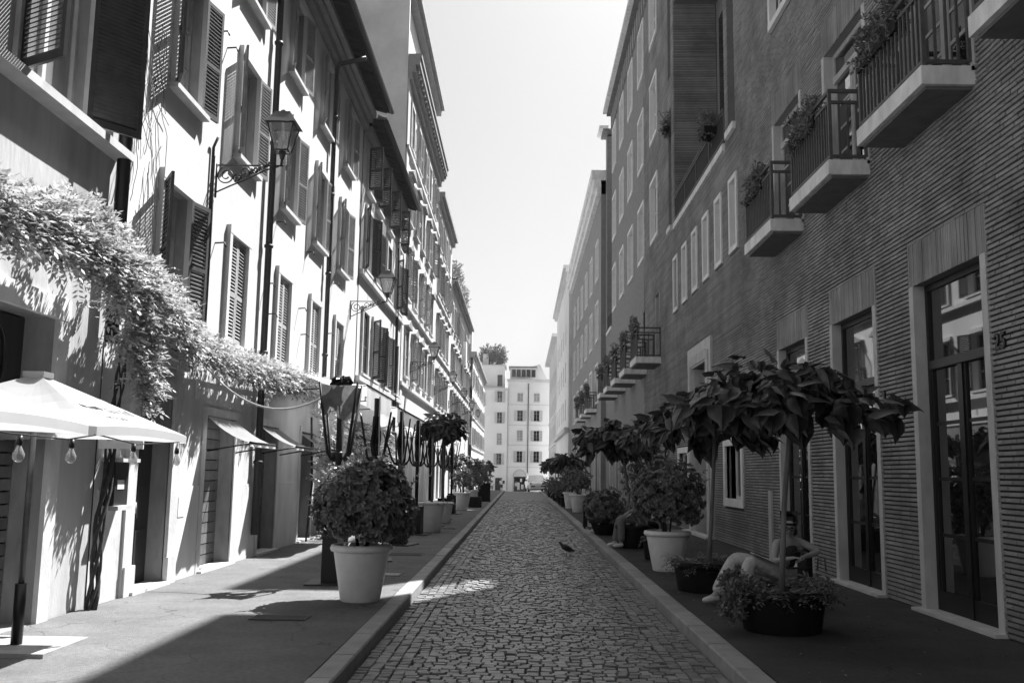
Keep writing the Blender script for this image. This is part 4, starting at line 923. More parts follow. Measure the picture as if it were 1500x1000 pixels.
# ---- wisteria along the ground floor
wi = thing('wisteria', 'large sunlit wisteria climbing along the left ground floors above the doors', 'climbing plant', (XL + .2, 10.7, ZL))
def wl_(v): return Vector(v) - Vector((XL + .2, 10.7, ZL))
spine = [(-4.3, 6.4, 3.6, .28), (-4.28, 7.6, 3.66, .27), (-4.22, 8.7, 3.70, .36), (-4.2, 9.6, 3.58, .42), (-4.2, 10.5, 3.42, .42), (-4.25, 11.4, 3.33, .28), (-4.35, 12.5, 3.20, .19), (-4.4, 14, 3.19, .16), (-4.4, 16, 3.23, .16), (-4.4, 18, 3.29, .15), (-4.4, 20.5, 3.37, .16), (-4.35, 22.5, 3.3, .2)]
hang = [(-4.28, 9.9, 3.15, .32), (-4.25, 10.45, 2.9, .32), (-4.25, 10.68, 2.55, .25), (-4.28, 10.75, 2.28, .15)]
fol = MB(); fol.cnt = 0; singles = 0
wl_leaf = None
def pinnate(b, p, d, L, lf):
    d = d.normalized(); n = (UP + rdir() * .5); s = d.cross(n).normalized(); 
    for j in range(6):
        q = p + d * L * (.15 + j * .16) - UP * (L * .22 * (j / 6) ** 2)
        for sg in (-1, 1): quick_leaf(b, q, s * sg + d * .5 + rdir() * .3 - UP * .12, n + rdir() * .4, lf * R.uniform(.7, 1.15), lf * .46)
    quick_leaf(b, p + d * L * 1.05 - UP * L * .22, d - UP * .4, n, lf * 1.1, lf * .42)
def mass(path, per_m, Lr=(.13, .24), lf=.075):
    for (x0, y0, z0_, r0), (x1, y1, z1, r1) in zip(path[:-1], path[1:]):
        seg = Vector((x1 - x0, y1 - y0, z1 - z0_)); n = int(per_m * seg.length * (r0 + r1) / 2 / .4)
        for k in range(n):
            f = R.random(); r = r0 + (r1 - r0) * f; c = Vector((x0, y0, z0_)) + seg * f; d = rdir(); d.x = abs(d.x) * .8 if R.random() < .85 else d.x
            clump = .35 + .65 * math.sin(c.y * 5.1 + d.z * 4) * math.sin(c.y * 2.3 + d.z * 2.0 + 1)
            rad = R.uniform(.5, 1.05) * (.68 + .42 * clump)
            if R.random() > .75 + clump * .6: continue
            p = c + Vector((d.x * r * .75, d.y * r, d.z * r)) * rad
            if p.x < XL + .06: p.x = XL + .06 + R.random() * .1
            pinnate(fol, wl_(p), d + Vector((.45, -.1, .15)) + rdir() * 1.0, R.uniform(*Lr), lf * R.choice((.7, .9, 1, 1.1)))
mass(spine, 430); mass(hang, 400)
fol.build('foliage', m_leaf_w, wi, kind='stuff')
st = MB()
for k in range(4):
    pts = []; 
    for j in range(22):
        z = ZL + 2.9 * j / 21; a = j * .55 + k * 1.6; pts.append(wl_((-4.48 + .045 * math.cos(a), 10.25 + .045 * math.sin(a) + .38 * j / 21 + .03 * math.sin(j * .8), z)))
    st.tube(pts, [(.022 - .003 * k) * (1.25 - .6 * j / 21) for j in range(22)], 7)
st.build('trunk', m_bark_dk, wi)
bn = MB()
for k in range(3): bn.tube([wl_((x + .05 * k - .1, y, z - .1 * k + .1 * math.sin(y * 3 + k))) for x, y, z, r in spine], .018, 5)
bn.build('branch', m_bark_dk, wi)
tw = MB()                                                   # bare tendrils on the wall above
for k in range(34):
    y0 = R.uniform(10.5, 11.6); z0_ = R.uniform(4.2, 7.6); p = Vector((XL + .03, y0, z0_)); pts = [wl_(p)]
    v = Vector((0, R.uniform(-.6, .6), -1))
    for j in range(9): v = (v + Vector((R.uniform(-.1, .12), R.uniform(-.5, .5), R.uniform(-.3, .1)))).normalized(); p = p + v * R.uniform(.08, .14); p.x = max(p.x, XL + .02); pts.append(wl_(p))
    tw.tube(pts, .005, 4, False)
tw.build('tendrils', m_bark, wi, kind='stuff')
# climber on the shop front further on
cv = thing('climbing_vine', 'sunlit climber covering the wall behind the folded parasols', 'climbing plant', (XL + .1, 22, ZL)); vb = MB()
for k in range(1500):
    y = R.uniform(20.0, 31.5); z = R.uniform(.2, 3.0)
    if math.sin(y * 2.2) * math.sin(z * 2.7 + y) < -.15: continue
    pinnate(vb, Vector((R.uniform(.0, .35) + .02, y - 22, z - ZL)), Vector((1, R.uniform(-1, 1), R.uniform(-.8, .3))), .2, .075)
vb.build('foliage', m_leaf_w, cv, kind='stuff'); q = MB()
for y in (20.4, 23.4, 26, 29): q.tube([(.04, y - 22, 0), (.1, y - 22 + .1, 1.2), (.06, y - 22 - .05, 2.6)], .025, 6)
q.build('stem', m_bark_dk, cv)
# hanging greenery on roofs and balconies
def tuft(label, x, y, z, lx, ly, h, n, group, leaf=.07, mat=None, hangd=.3, name='balcony_plant', cat='plant'):
    t = thing(name, label, cat, (x, y, z), 0, group); b = MB()
    for k in range(n):
        p = Vector((R.uniform(-lx, lx), R.uniform(-ly, ly), 0)); H = h * (.5 + .5 * math.sin(p.y * 7 + x) ** 2) * R.random() ** .6; p.z = H if R.random() > hangd else -R.random() * h * .5
        p.x += R.uniform(-.08, .08)
        for j in range(4): leaf_into(b, p, rdir() + UP * .3, rdir(), leaf * R.uniform(.7, 1.4), leaf * .35)
    b.build('foliage', mat or m_leaf_bi, t, kind='stuff'); q = MB(); q.box(-lx * .8, lx * .8, -ly, ly, -.16, 0); q.build('trough', m_pot_dk, t); return t
GB = 'plants in troughs on the balconies'
for (a, c), lab in zip([(9.42, 11.33), (12.41, 14.3), (15.42, 17.27)], ('bushy dark plants hanging over the nearest full balcony on the right', 'dark plants along the rail of the second concrete balcony', 'dark plants along the rail of the third concrete balcony')):
    far = c - .55; tuft(lab, 4.17, (a + c) / 2 + .3, 6.70, .10, (c - a) / 2 - .35, .38, 420, GB, hangd=.5)
for k, y in enumerate(BY2): tuft(('tall plants on the first of the stepped far balconies', 'plants on the second stepped far balcony', 'plants on the third stepped far balcony', 'plants on the fourth stepped far balcony', 'plants on the fifth stepped far balcony')[k], 3.88, y + 1.1, 6.45, .1, .5, .55, 130, GB, leaf=.1)
for k, y in enumerate((55.2, 59.8, 64.4)): tuft(('plants on the nearest balcony of the paler brick building', 'plants on the middle balcony of the paler brick building', 'plants on the farthest balcony of the paler brick building')[k], 3.85, y + 1, 6.3, .12, .7, .6, 120, GB, leaf=.12)
tuft('dark plant in the loggia behind its railing', 4.5, 22.6, 10.0, .2, .35, .5, 120, GB, leaf=.1); tuft('dark plant on the slot sill beyond the loggia', 4.5, 29.4, 12.6, .12, .2, .6, 70, GB, leaf=.1, hangd=.5)
for k, (y, ln) in enumerate(((66, 2.6), (74, 3))): tuft(('wispy rooftop greenery above the deep grey eave', 'further wispy rooftop greenery above the deep grey eave')[k], XL - .2, y, 14.6, .5, ln, 1.6, 260, None, leaf=.22, mat=m_leaf_lit, name='roof_plant')
tuft('roof garden trees on top of the narrow house at the street end', -4.6, YF + 3, 18.8, 1.9, 1.2, 3.0, 420, None, leaf=.6, mat=m_leaf_lit, name='roof_plant', hangd=0)

# ---- street lanterns on scrolled brackets
def lantern_mesh():
    t = thing('street_lantern', '', 'lantern', (0, 0, 0), -PI / 2)
    q = MB(); q.tube([(0, 0, 0), (0, 1.02, 0)], .014, 6); q.tube([(0, .02, .02), (0, .02, -.5)], .016, 6); q.tube([(0, .98, 0), (0, .99, .12)], .018, 6); q.build('bracket', m_iron, t)
    s = MB()
    def sp(cy, cz, r0, turns, st, n=26, rr=.011): s.tube([(0, cy + r0 * (1 - .75 * k / n) * math.cos(st + turns * 2 * PI * k / n), cz + r0 * (1 - .75 * k / n) * math.sin(st + turns * 2 * PI * k / n)) for k in range(n + 1)], rr, 5)
    sp(.17, -.16, .14, 1.6, 2.0); sp(.44, -.10, .09, 1.4, 3.6); sp(.60, -.07, .06, 1.3, 2.6); sp(.33, -.2, .07, 1.2, .5); s.tube([(0, .02, -.42), (0, .25, -.31), (0, .5, -.2), (0, .75, -.07), (0, .95, -.01)], .012, 5)
    for k in range(9): s.tube([(0, .3 + k * .06, -.26 + k * .03), (0.03 * (-1) ** k, .33 + k * .06, -.20 + k * .03), (0, .36 + k * .06, -.16 + k * .028)], [.012, .02, .004], 4)
    s.build('scroll', m_iron, t)
    c = (0, .99); z0, z1 = .22, .62; b0, b1 = .10, .19
    fr = MB()
    cs = [(-1, -1), (1, -1), (1, 1), (-1, 1)]
    for a, d in cs: fr.tube([(a * b0, c[1] + d * b0, z0), (a * b1, c[1] + d * b1, z1)], .012, 5)
    for k in range(4):
        a, d = cs[k], cs[(k + 1) % 4]
        for bb, zz in ((b0, z0), (b1, z1)): fr.tube([(a[0] * bb, c[1] + a[1] * bb, zz), (d[0] * bb, c[1] + d[1] * bb, zz)], .014, 5)
    fr.tube([(0, c[1], .1), (0, c[1], .22)], [.03, .06], 8); fr.build('frame', m_iron, t)
    for k in range(4):
        a, d = cs[k], cs[(k + 1) % 4]; p = MB(); p.quad((a[0] * b0, c[1] + a[1] * b0, z0), (d[0] * b0, c[1] + d[1] * b0, z0), (d[0] * b1, c[1] + d[1] * b1, z1), (a[0] * b1, c[1] + a[1] * b1, z1)); p.build('pane', m_frost, t)
    cp = MB(); e = .24; f = .12
    for k in range(4):
        a, d = cs[k], cs[(k + 1) % 4]; cp.quad((a[0] * e, c[1] + a[1] * e, z1), (d[0] * e, c[1] + d[1] * e, z1), (d[0] * f, c[1] + d[1] * f, z1 + .17), (a[0] * f, c[1] + a[1] * f, z1 + .17))
    cp.box(-f, f, c[1] - f, c[1] + f, z1 + .17, z1 + .19); cp.lathe([(0.001, z1 + .26), (.05, z1 + .24), (.06, z1 + .21), (.03, z1 + .19)], 10, c); cp.build('cap', m_zinc, t)
    bl = MB(); bl.lathe([(.001, .50), (.035, .46), (.04, .40), (.02, .33), (.02, .25)], 10, c); bl.build('bulb', m_paper, t)
    return t
m_frost = clear_mat('lantern_glass'); m_zinc = M('lantern_zinc', .16, rough=.4, var=.2, metallic=.3)
l0 = lantern_mesh(); labs = ['nearest scrolled wall lantern, above the closed first floor shutters', 'second wall lantern, in front of the dark shutters', 'third wall lantern, beside the pedimented windows of the tall palazzo', 'fourth wall lantern down the left side', 'fifth wall lantern down the left side', 'sixth wall lantern down the left side', 'smallest and farthest wall lantern on the left']
for k, y in enumerate((13.78, 25.2, 39.3, 50.4, 60.5, 71, 81)):
    o = l0 if k == 0 else copy_tree(l0); o.location = (XL, y, 6.10); tag(o, labs[k], 'lantern', 'scrolled wall lanterns down the left side')

# ---- market umbrellas with string lights
def umbrella(label, x, y, a=.96, za=2.38, zc=1.90, text=None):
    t = thing('umbrella', label, 'umbrella', (x, y, ZL), 0, 'white square umbrellas at the left edge'); za -= ZL; zc -= ZL
    q = MB(); q.box(-.42, .42, -.40, .40, 0, .035); q.build('base_plate', m_kerb, t); q = MB(); q.tube([(0, 0, .03), (0, 0, .52)], .046, 12); q.build('sleeve', m_black, t); q = MB(); q.tube([(0, 0, .5), (0, 0, za - .02)], .026, 10); q.build('pole', m_tin, t)
    c = MB(); cs = [(-a, -a), (a, -a), (a, a), (-a, a)]; N = 10; h = .06
    for k in range(4):
        p, r = cs[k], cs[(k + 1) % 4]
        for i in range(N):
            for j in range(6):
                def P(u, v):
                    x_ = (p[0] + (r[0] - p[0]) * u) * v; y_ = (p[1] + (r[1] - p[1]) * u) * v; edge = 4 * u * (1 - u)
                    return (x_, y_, za + (zc - za) * v - .055 * math.sin(v * PI) * edge + .03 * v * v * edge)
                c.quad(P(i / N, h + (1 - h) * j / 6), P((i + 1) / N, h + (1 - h) * j / 6), P((i + 1) / N, h + (1 - h) * (j + 1) / 6), P(i / N, h + (1 - h) * (j + 1) / 6), True)
        for i in range(N):
            u0, u1 = i / N, (i + 1) / N; A0 = [p[m] + (r[m] - p[m]) * u0 for m in (0, 1)]; A1 = [p[m] + (r[m] - p[m]) * u1 for m in (0, 1)]; e0, e1 = .03 * 4 * u0 * (1 - u0), .03 * 4 * u1 * (1 - u1)
            c.quad((A0[0], A0[1], zc + e0), (A1[0], A1[1], zc + e1), (A1[0], A1[1], zc - .07 + e1), (A0[0], A0[1], zc - .07 + e0))
    cn = c.build('canopy', m_canvas, t); q = MB(); q.box(-.09, .09, -.09, .09, za - .035, za + .012); q.build('cap', m_canvas_gr, t)
    rb = MB()
    for p in cs: rb.tube([(0, 0, za - .05), (p[0] * .98, p[1] * .98, zc - .01)], .011, 5); rb.tube([(0, 0, za - .42), (p[0] * .5, p[1] * .5, (za + zc) / 2 - .03)], .009, 5)
    rb.build('rib', m_tin, t)
    if text:                                                # lettering printed on the panel that faces the street
        d = Vector((a, 0, zc - za)); n = Vector((za - zc, 0, a)).normalized(); dn_ = d.normalized(); yv = Vector((0, 1, 0))
        def put(me, s, off, nm, mt):
            o = inst(me, nm, cn); me.materials.clear(); me.materials.append(mt); pos = Vector((0, off, za)) + d * s + n * .03
            o.matrix_local = Matrix.Translation(pos) @ Matrix((yv, -dn_, n)).transposed().to_4x4()
        put(text_mesh(text, .155, .003, .0015), .76, .02, 'lettering', m_print)
        lg = MB()                                           # two small charging beasts and a disc
        for s in (-1, 1):
            pts = [(.20, .0), (.16, .05), (.10, .055), (.05, .04), (.02, .06), (.0, .03), (.03, .0), (.05, -.02), (.04, -.05), (.06, -.05), (.075, -.01), (.13, -.005), (.17, -.05), (.19, -.045), (.18, -.01)]
            lg.poly([(s * (px + .02), py, 0) for px, py in pts])
        lg.disc(.03, .001, 14); put(lg.mesh('emblem', m_print), .52, .0, 'emblem', m_print)
    return t
umbrella('open white umbrella with red drink lettering, pole standing on a square slab'.replace('red ', ''), -4.11, 8.06, text='Red Bull')
umbrella('white umbrella cut by the left picture edge, nearest the camera', -4.11, 6.0)
wr = MB(); wr.tube([(-3.15, 5.2, 1.83), (-3.17, 5.9, 1.80), (-3.17, 6.7, 1.79), (-3.16, 7.15, 1.84), (-3.17, 7.9, 1.79), (-3.17, 8.9, 1.84)], .006, 5); tag(wr.build('light_cable', m_black), 'black cable of the string lights along the white umbrella edges', 'cable')
lb0 = None
for k, (y, lab) in enumerate([(6.05, 'hanging glass bulb under the front umbrella, closest to the left edge'), (6.76, 'hanging glass bulb at the meeting corner of the two umbrellas'), (7.85, 'hanging glass bulb before the wisteria trunk'), (8.85, 'small bulb at the right tip of the lettered umbrella')]):
    t = thing('light_bulb', lab, 'light bulb', (-3.17, y, 1.79), 0, 'string light bulbs on the umbrellas'); q = MB(); q.lathe([(.001, 0), (.018, 0), (.02, -.05), (.014, -.06)], 10); q.build('socket', m_black, t); q = MB(); q.lathe([(.012, -.06), (.022, -.085), (.036, -.115), (.034, -.145), (.016, -.165), (.001, -.168)], 14); q.build('glass_bulb', m_clear, t)
sg = thing('hanging_sign', 'small pale hanging sign under the lettered umbrella', 'sign', (-3.9, 9.35, 1.95)); q = MB(); q.box(-.22, .22, -.01, .01, -.17, -.02); q.build('sign_plate', m_paper, sg); q = MB()
for x in (-.18, .18): q.tube([(x, 0, -.02), (x, 0, .3)], .004, 4)
q.build('sign_wire', m_black, sg); o = inst(text_mesh('ENNIO', .09, .001, .002), 'lettering', sg, (0, -.012, -.09), rot=(PI / 2, 0, 0)); o.data.materials.append(m_iron)

# ---- parasols folded upwards on black box stands
m_parasol = M('dark_grey_cloth', .2, var=.3, scale=8, trans=.25, rough=.9)
def crumple(r=.17, z=1.85, h=.8):
    b = MB(); n = 22; rows_ = 6
    P = [[(r * (.55 + .45 * math.sin(k / rows_ * PI * .8 + .3)) * (1 + .35 * math.sin(j * 2.9 + k * .6)) * R.uniform(.8, 1.2) * math.cos(2 * PI * j / n), r * (.55 + .45 * math.sin(k / rows_ * PI * .8 + .3)) * (1 + .35 * math.sin(j * 2.9 + k * .6)) * R.uniform(.8, 1.2) * math.sin(2 * PI * j / n), z + h * k / rows_ + R.uniform(-.02, .02)) for j in range(n)] for k in range(rows_ + 1)]
    for k in range(rows_):
        for j in range(n): b.quad(P[k][j], P[k][(j + 1) % n], P[k + 1][(j + 1) % n], P[k + 1][j], True)
    b.poly(P[-1]); return b
def parasol(full):
    t = thing('folded_parasol', '', 'parasol', (0, 0, 0)); q = MB(); q.box(-.15, .15, -.15, .15, 0, .66); q.build('base_box', m_black, t); q = MB(); q.box(-.34, .34, -.34, .34, 0, .02); q.build('base_plate', m_iron, t)
    q = MB(); q.tube([(0, 0, .6), (0, 0, 2.72)], .042, 10); q.build('pole', m_black, t)
    for a in range(4):
        r = PI / 4 + a * PI / 2; c, s = math.cos(r), math.sin(r); tw_ = 1 if full else R.uniform(.75, 1.15); q = MB(); q.tube([(0, 0, 1.66), (.13 * c, .13 * s, 1.64), (.19 * c, .19 * s, 1.72), (.36 * c * tw_, .36 * s * tw_, 2.66 if full else 2.25 + .35 * R.random())], [.026, .026, .022, .016], 6); q.build('arm', m_black, t)
    q = MB(); q.lathe([(.10, 1.60), (.10, 1.72), (.05, 1.74)], 12); q.build('hub', m_black, t)
    f = MB()
    for a in range(4):
        r0 = PI / 4 + a * PI / 2; r1 = r0 + PI / 2
        for i in range(4):
            for j in range(4):
                def P(i, j):
                    u = i / 4; z = 2.62 - (.34 + .10 * math.sin(a * 2.1 + i * 1.3)) * (j / 4); rr = (.35 - .08 * j / 4) * (1 - .35 * math.sin(u * PI)); A = Vector((math.cos(r0), math.sin(r0))) * (1 - u) + Vector((math.cos(r1), math.sin(r1))) * u
                    return (A.x * rr, A.y * rr, z - .05 * math.sin(u * PI) * j / 4)
                f.quad(P(i, j), P(i + 1, j), P(i + 1, j + 1), P(i, j + 1), True)
    if not full: f = crumple(.062, 1.70, .7 + .3 * R.random())
    f.build('folded_canopy', m_parasol if full else m_black, t)
    if full: crumple(.12, 2.60, .15).build('top_cover', m_black, t)
    q = MB(); q.tube([(.05, -.06, 2.75), (.06, -.08, 2.1), (.07, -.07, 1.5), (.04, -.09, 1.36), (.0, -.08, 1.4)], .012, 6); q.build('pull_cord', m_rope, t); return t
plab = ['nearest folded black parasol, standing behind the big pale pot', 'second folded black parasol from the front, half hidden by the first', 'third folded black parasol under the white awning', 'fourth folded black parasol with its square box stand beside the large pale pot', 'fifth folded parasol next to the potted trees', 'sixth folded parasol just past the dark crowned tree', 'last folded parasol before the sunny strip']
for k, y in enumerate((13.0, 16.4, 19.9, 23.2, 26.6, 31, 35)):
    o = parasol(k == 0); o.location = (-2.48 if k else -2.46, y, ZL); o.rotation_euler = (0, 0, R.uniform(-.3, .3) if k else .05); tag(o, plab[k], 'parasol', 'folded black parasols along the left pavement')
# ---- restaurant awnings
def awning(label, ya, yb, xo, zo, zw, mat, drop, group=None, name='awning', fr=True, xw=XL + .02):
    t = thing(name, label, 'awning', (xw, ya, 0), 0, group); L = yb - ya; d = xo - xw; q = MB(); N = 8
    for i in range(N):
        a, c = L * i / N, L * (i + 1) / N
        for j in range(5):
            f0, f1 = j / 5, (j + 1) / 5; sg0, sg1 = -.05 * math.sin(f0 * PI), -.05 * math.sin(f1 * PI)
            q.quad((d * f0, a, zw + (zo - zw) * f0 + sg0), (d * f0, c, zw + (zo - zw) * f0 + sg0), (d * f1, c, zw + (zo - zw) * f1 + sg1), (d * f1, a, zw + (zo - zw) * f1 + sg1), True)
    q.build('cloth', m_awning if mat is m_canvas else mat, t)
    if drop:
        q = MB(); M_ = 24
        for i in range(M_):
            a, c = L * i / M_, L * (i + 1) / M_; w0, w1 = .02 * math.sin(i * .9), .02 * math.sin((i + 1) * .9)
            q.quad((d, a, zo), (d, c, zo), (d + w1, c, zo - drop), (d + w0, a, zo - drop), True)
        q.build('valance', mat, t)
    if fr:
        q = MB(); q.tube([(d, 0, zo + .01), (d, L, zo + .01)], .018, 6)
        for a in (0.02, L - .02): q.tube([(.02, a, zo - .12), (d, a, zo)], .013, 5)
        q.build('frame', m_black, t)
    return t
GA = 'small white door awnings'
awning('small white awning over the first boarded door right of the dark doorway', 14.0, 15.45, -3.95, 1.98, 2.36, m_canvas, .05, GA)
awning('small white awning over the second boarded door', 16.9, 18.3, -3.95, 2.0, 2.36, m_canvas, .05, GA)
awning('small white awning over the third boarded door, half behind the parasol', 20.0, 21.4, -3.95, 2.02, 2.36, m_canvas, .05, GA)
awning('white awning with a deep bright valance behind the nearest folded parasol', 18.2, 21.7, -2.95, 3.22, 3.55, m_canvas, .42)
awning('grey cloth awning with a long hanging valance in front of the dark shuttered house', 22.8, 31, -2.95, 3.12, 3.5, m_canvas_gr, .36)
awning('pale awning under the tall palazzo, behind the far folded parasols', 37, 49, -3.3, 3.0, 3.3, m_canvas, .25)
# cables, rope, downpipe cable
q = MB(); P0, P1 = Vector((-4.40, 13.3, 2.98)), Vector((-2.42, 13.0, 2.80)); q.tube([P0.lerp(P1, k / 16) - UP * .46 * 4 * (k / 16) * (1 - k / 16) for k in range(17)], .014, 6); tag(q.build('rope', m_rope), 'pale rope sagging from the portal cornice to the nearest parasol', 'rope')

# ---- drain grate, slabs
gr = thing('drain_grate', 'dark slotted drain grate in the left pavement', 'grate', (-2.4, 9.9, ZL)); q = MB()
q.box(-.28, .28, -.15, -.13, .002, .012); q.box(-.28, .28, .13, .15, .002, .012); q.box(-.28, -.26, -.13, .13, .002, .012); q.box(.26, .28, -.13, .13, .002, .012); q.build('grate_frame', m_iron, gr)
sm_ = MB().box(-.008, .008, -.13, .13, .002, .010).mesh('slat', m_iron); q = MB(); q.quad((-.26, -.13, .002), (.26, -.13, .002), (.26, .13, .002), (-.26, .13, .002)); q.build('grate_pit', m_dark, gr)
for k in range(17): inst(sm_, 'slat', gr, (-.24 + k * .03, 0, 0))
for k, (x, y, sx, sy, lab) in enumerate([(-2.0, 14.2, .28, .2, 'square metal cover in the left pavement near the sun patch'), (-2.05, 17.6, .3, .22, 'metal cover in the left pavement beyond the sun patch'), (-2.0, 25.8, .3, .25, 'metal cover in the left pavement beside the large pale pot')]):
    q = MB(); q.box(-sx, sx, -sy, sy, .001, .006); c = thing('access_cover', lab, 'cover', (x, y, ZL)); q.build('cover_plate', m_asphalt_dk if k else m_kerb, c); q = MB()
    for a in (-1, 1): q.box(-sx - .02, sx + .02, a * sy - .01, a * sy + .01, .001, .009); q.box(a * sx - .01, a * sx + .01, -sy, sy, .001, .009)
    q.build('cover_frame', m_iron, c)

fl = MB()
for k in range(170):
    side = R.random() < .6; x = R.uniform(1.95, 4.2) if side else R.choice((R.uniform(-4.5, -1.6), R.uniform(-1.25, -.9), R.uniform(1.3, 1.6))); y = 7 + 22 * R.random() ** 1.4
    z = ZL + .004 if abs(x - .2) > 1.72 else crown(x) + .008
    leaf_into(fl, Vector((x, y, z)), Vector((R.uniform(-1, 1), R.uniform(-1, 1), .05)), UP, R.uniform(.025, .06), R.uniform(.015, .03), .3)
fl.build('fallen_leaves', m_leaf_lit, kind='stuff')
# ---- suitcase, pigeon
s = thing('suitcase', 'black and pale upright suitcase standing by the right kerb', 'suitcase', (1.95, 26.9, ZL)); q = MB(); q.box(-.20, -.08, -.14, .14, .05, .66); q.build('shell', m_black, s); q = MB(); q.box(-.08, .06, -.15, .15, .06, .68); q.build('front_shell', m_cloth_w, s); q = MB(); q.box(.06, .18, -.14, .14, .05, .66); q.build('back_shell', m_cloth_m, s)
q = MB(); q.tube([(-.05, .08, .66), (-.05, .08, .86), (.1, .08, .86), (.1, .08, .66)], .012, 6); q.build('handle', m_iron, s); q = MB()
for x in (-.15, .13):
    for y in (-.1, .1): q.tube([(x - .02, y, .03), (x + .02, y, .03)], .03, 10)
q.build('wheels', m_rubber, s, kind='stuff')
def skin(name, pts, edges, mat, parent, root=0, lv=2):
    me = bpy.data.meshes.new(name); me.from_pydata([p[:3] for p in pts], edges, []); me.materials.append(mat); o = inst(me, name, parent)
    sk = o.modifiers.new('skin', 'SKIN'); sk.use_smooth_shade = True; sk.branch_smoothing = .6
    for k, p in enumerate(pts):
        v = me.skin_vertices[0].data[k]; r = p[3]; v.radius = (r, r) if not isinstance(r, tuple) else r; v.use_root = k == root
    sb = o.modifiers.new('smooth', 'SUBSURF'); sb.levels = lv; sb.render_levels = lv
    dg = bpy.context.evaluated_depsgraph_get(); m2 = bpy.data.meshes.new_from_object(o.evaluated_get(dg)); o.modifiers.clear(); o.data = m2; m2.name = name
    if not m2.materials: m2.materials.append(mat)
    return o
pg = thing('pigeon', 'dark pigeon walking on the cobbles', 'bird', (.92, 18.9, crown(.92)), 0)
skin('body', [(.16, 0, .10, .012), (.08, 0, .125, .038), (0, 0, .15, .062), (-.07, 0, .185, .045), (-.11, 0, .23, .026), (-.125, 0, .262, .027), (-.15, 0, .262, .012), (-.165, 0, .258, .005)], [(k, k + 1) for k in range(7)], m_cloth_d, pg, 2)
q = MB()
for y in (-.025, .025):
    q.tube([(.0, y, .11), (.005, y, .05), (-.005, y, .0)], .006, 5); q.tube([(-.005, y, .003), (-.045, y, .003)], .004, 4)
q.build('leg', m_cloth_m, pg); q = MB()
for s_ in (-1, 1): q.poly([(-.06, s_ * .062, .19), (.02, s_ * .07, .18), (.12, s_ * .04, .125), (.05, s_ * .066, .125), (-.03, s_ * .068, .14)])
q.build('wing', m_black, pg)

# ---- people
def hand(pts, edges, wrist, palm, dirv, curl, up):
    """adds palm and five finger chains to a skin graph"""
    w = Vector(pts[wrist][:3]); d = Vector(dirv).normalized(); n = Vector(up).normalized(); s = d.cross(n).normalized(); i = len(pts); p = w + d * .045
    pts.append((*p, .022)); edges.append((wrist, i))
    for k in range(4):
        b = p + d * .035 + s * (k - 1.5) * .019; L = (.06, .072, .068, .052)[k]; m = b + d * L * .5 - n * L * .25 * curl; e = m + d * L * .4 - n * L * .5 * curl; j = len(pts)
        pts.extend([(*b, .0095), (*m, .0085), (*e, .007)]); edges.extend([(i, j), (j, j + 1), (j + 1, j + 2)])
    b = w + d * .03 - s * .028; m = b + d * .025 - s * .018 - n * .01; e = m + d * .028 - n * .012 * curl; j = len(pts); pts.extend([(*b, .011), (*m, .0095), (*e, .008)]); edges.extend([(i, j), (j, j + 1), (j + 1, j + 2)])
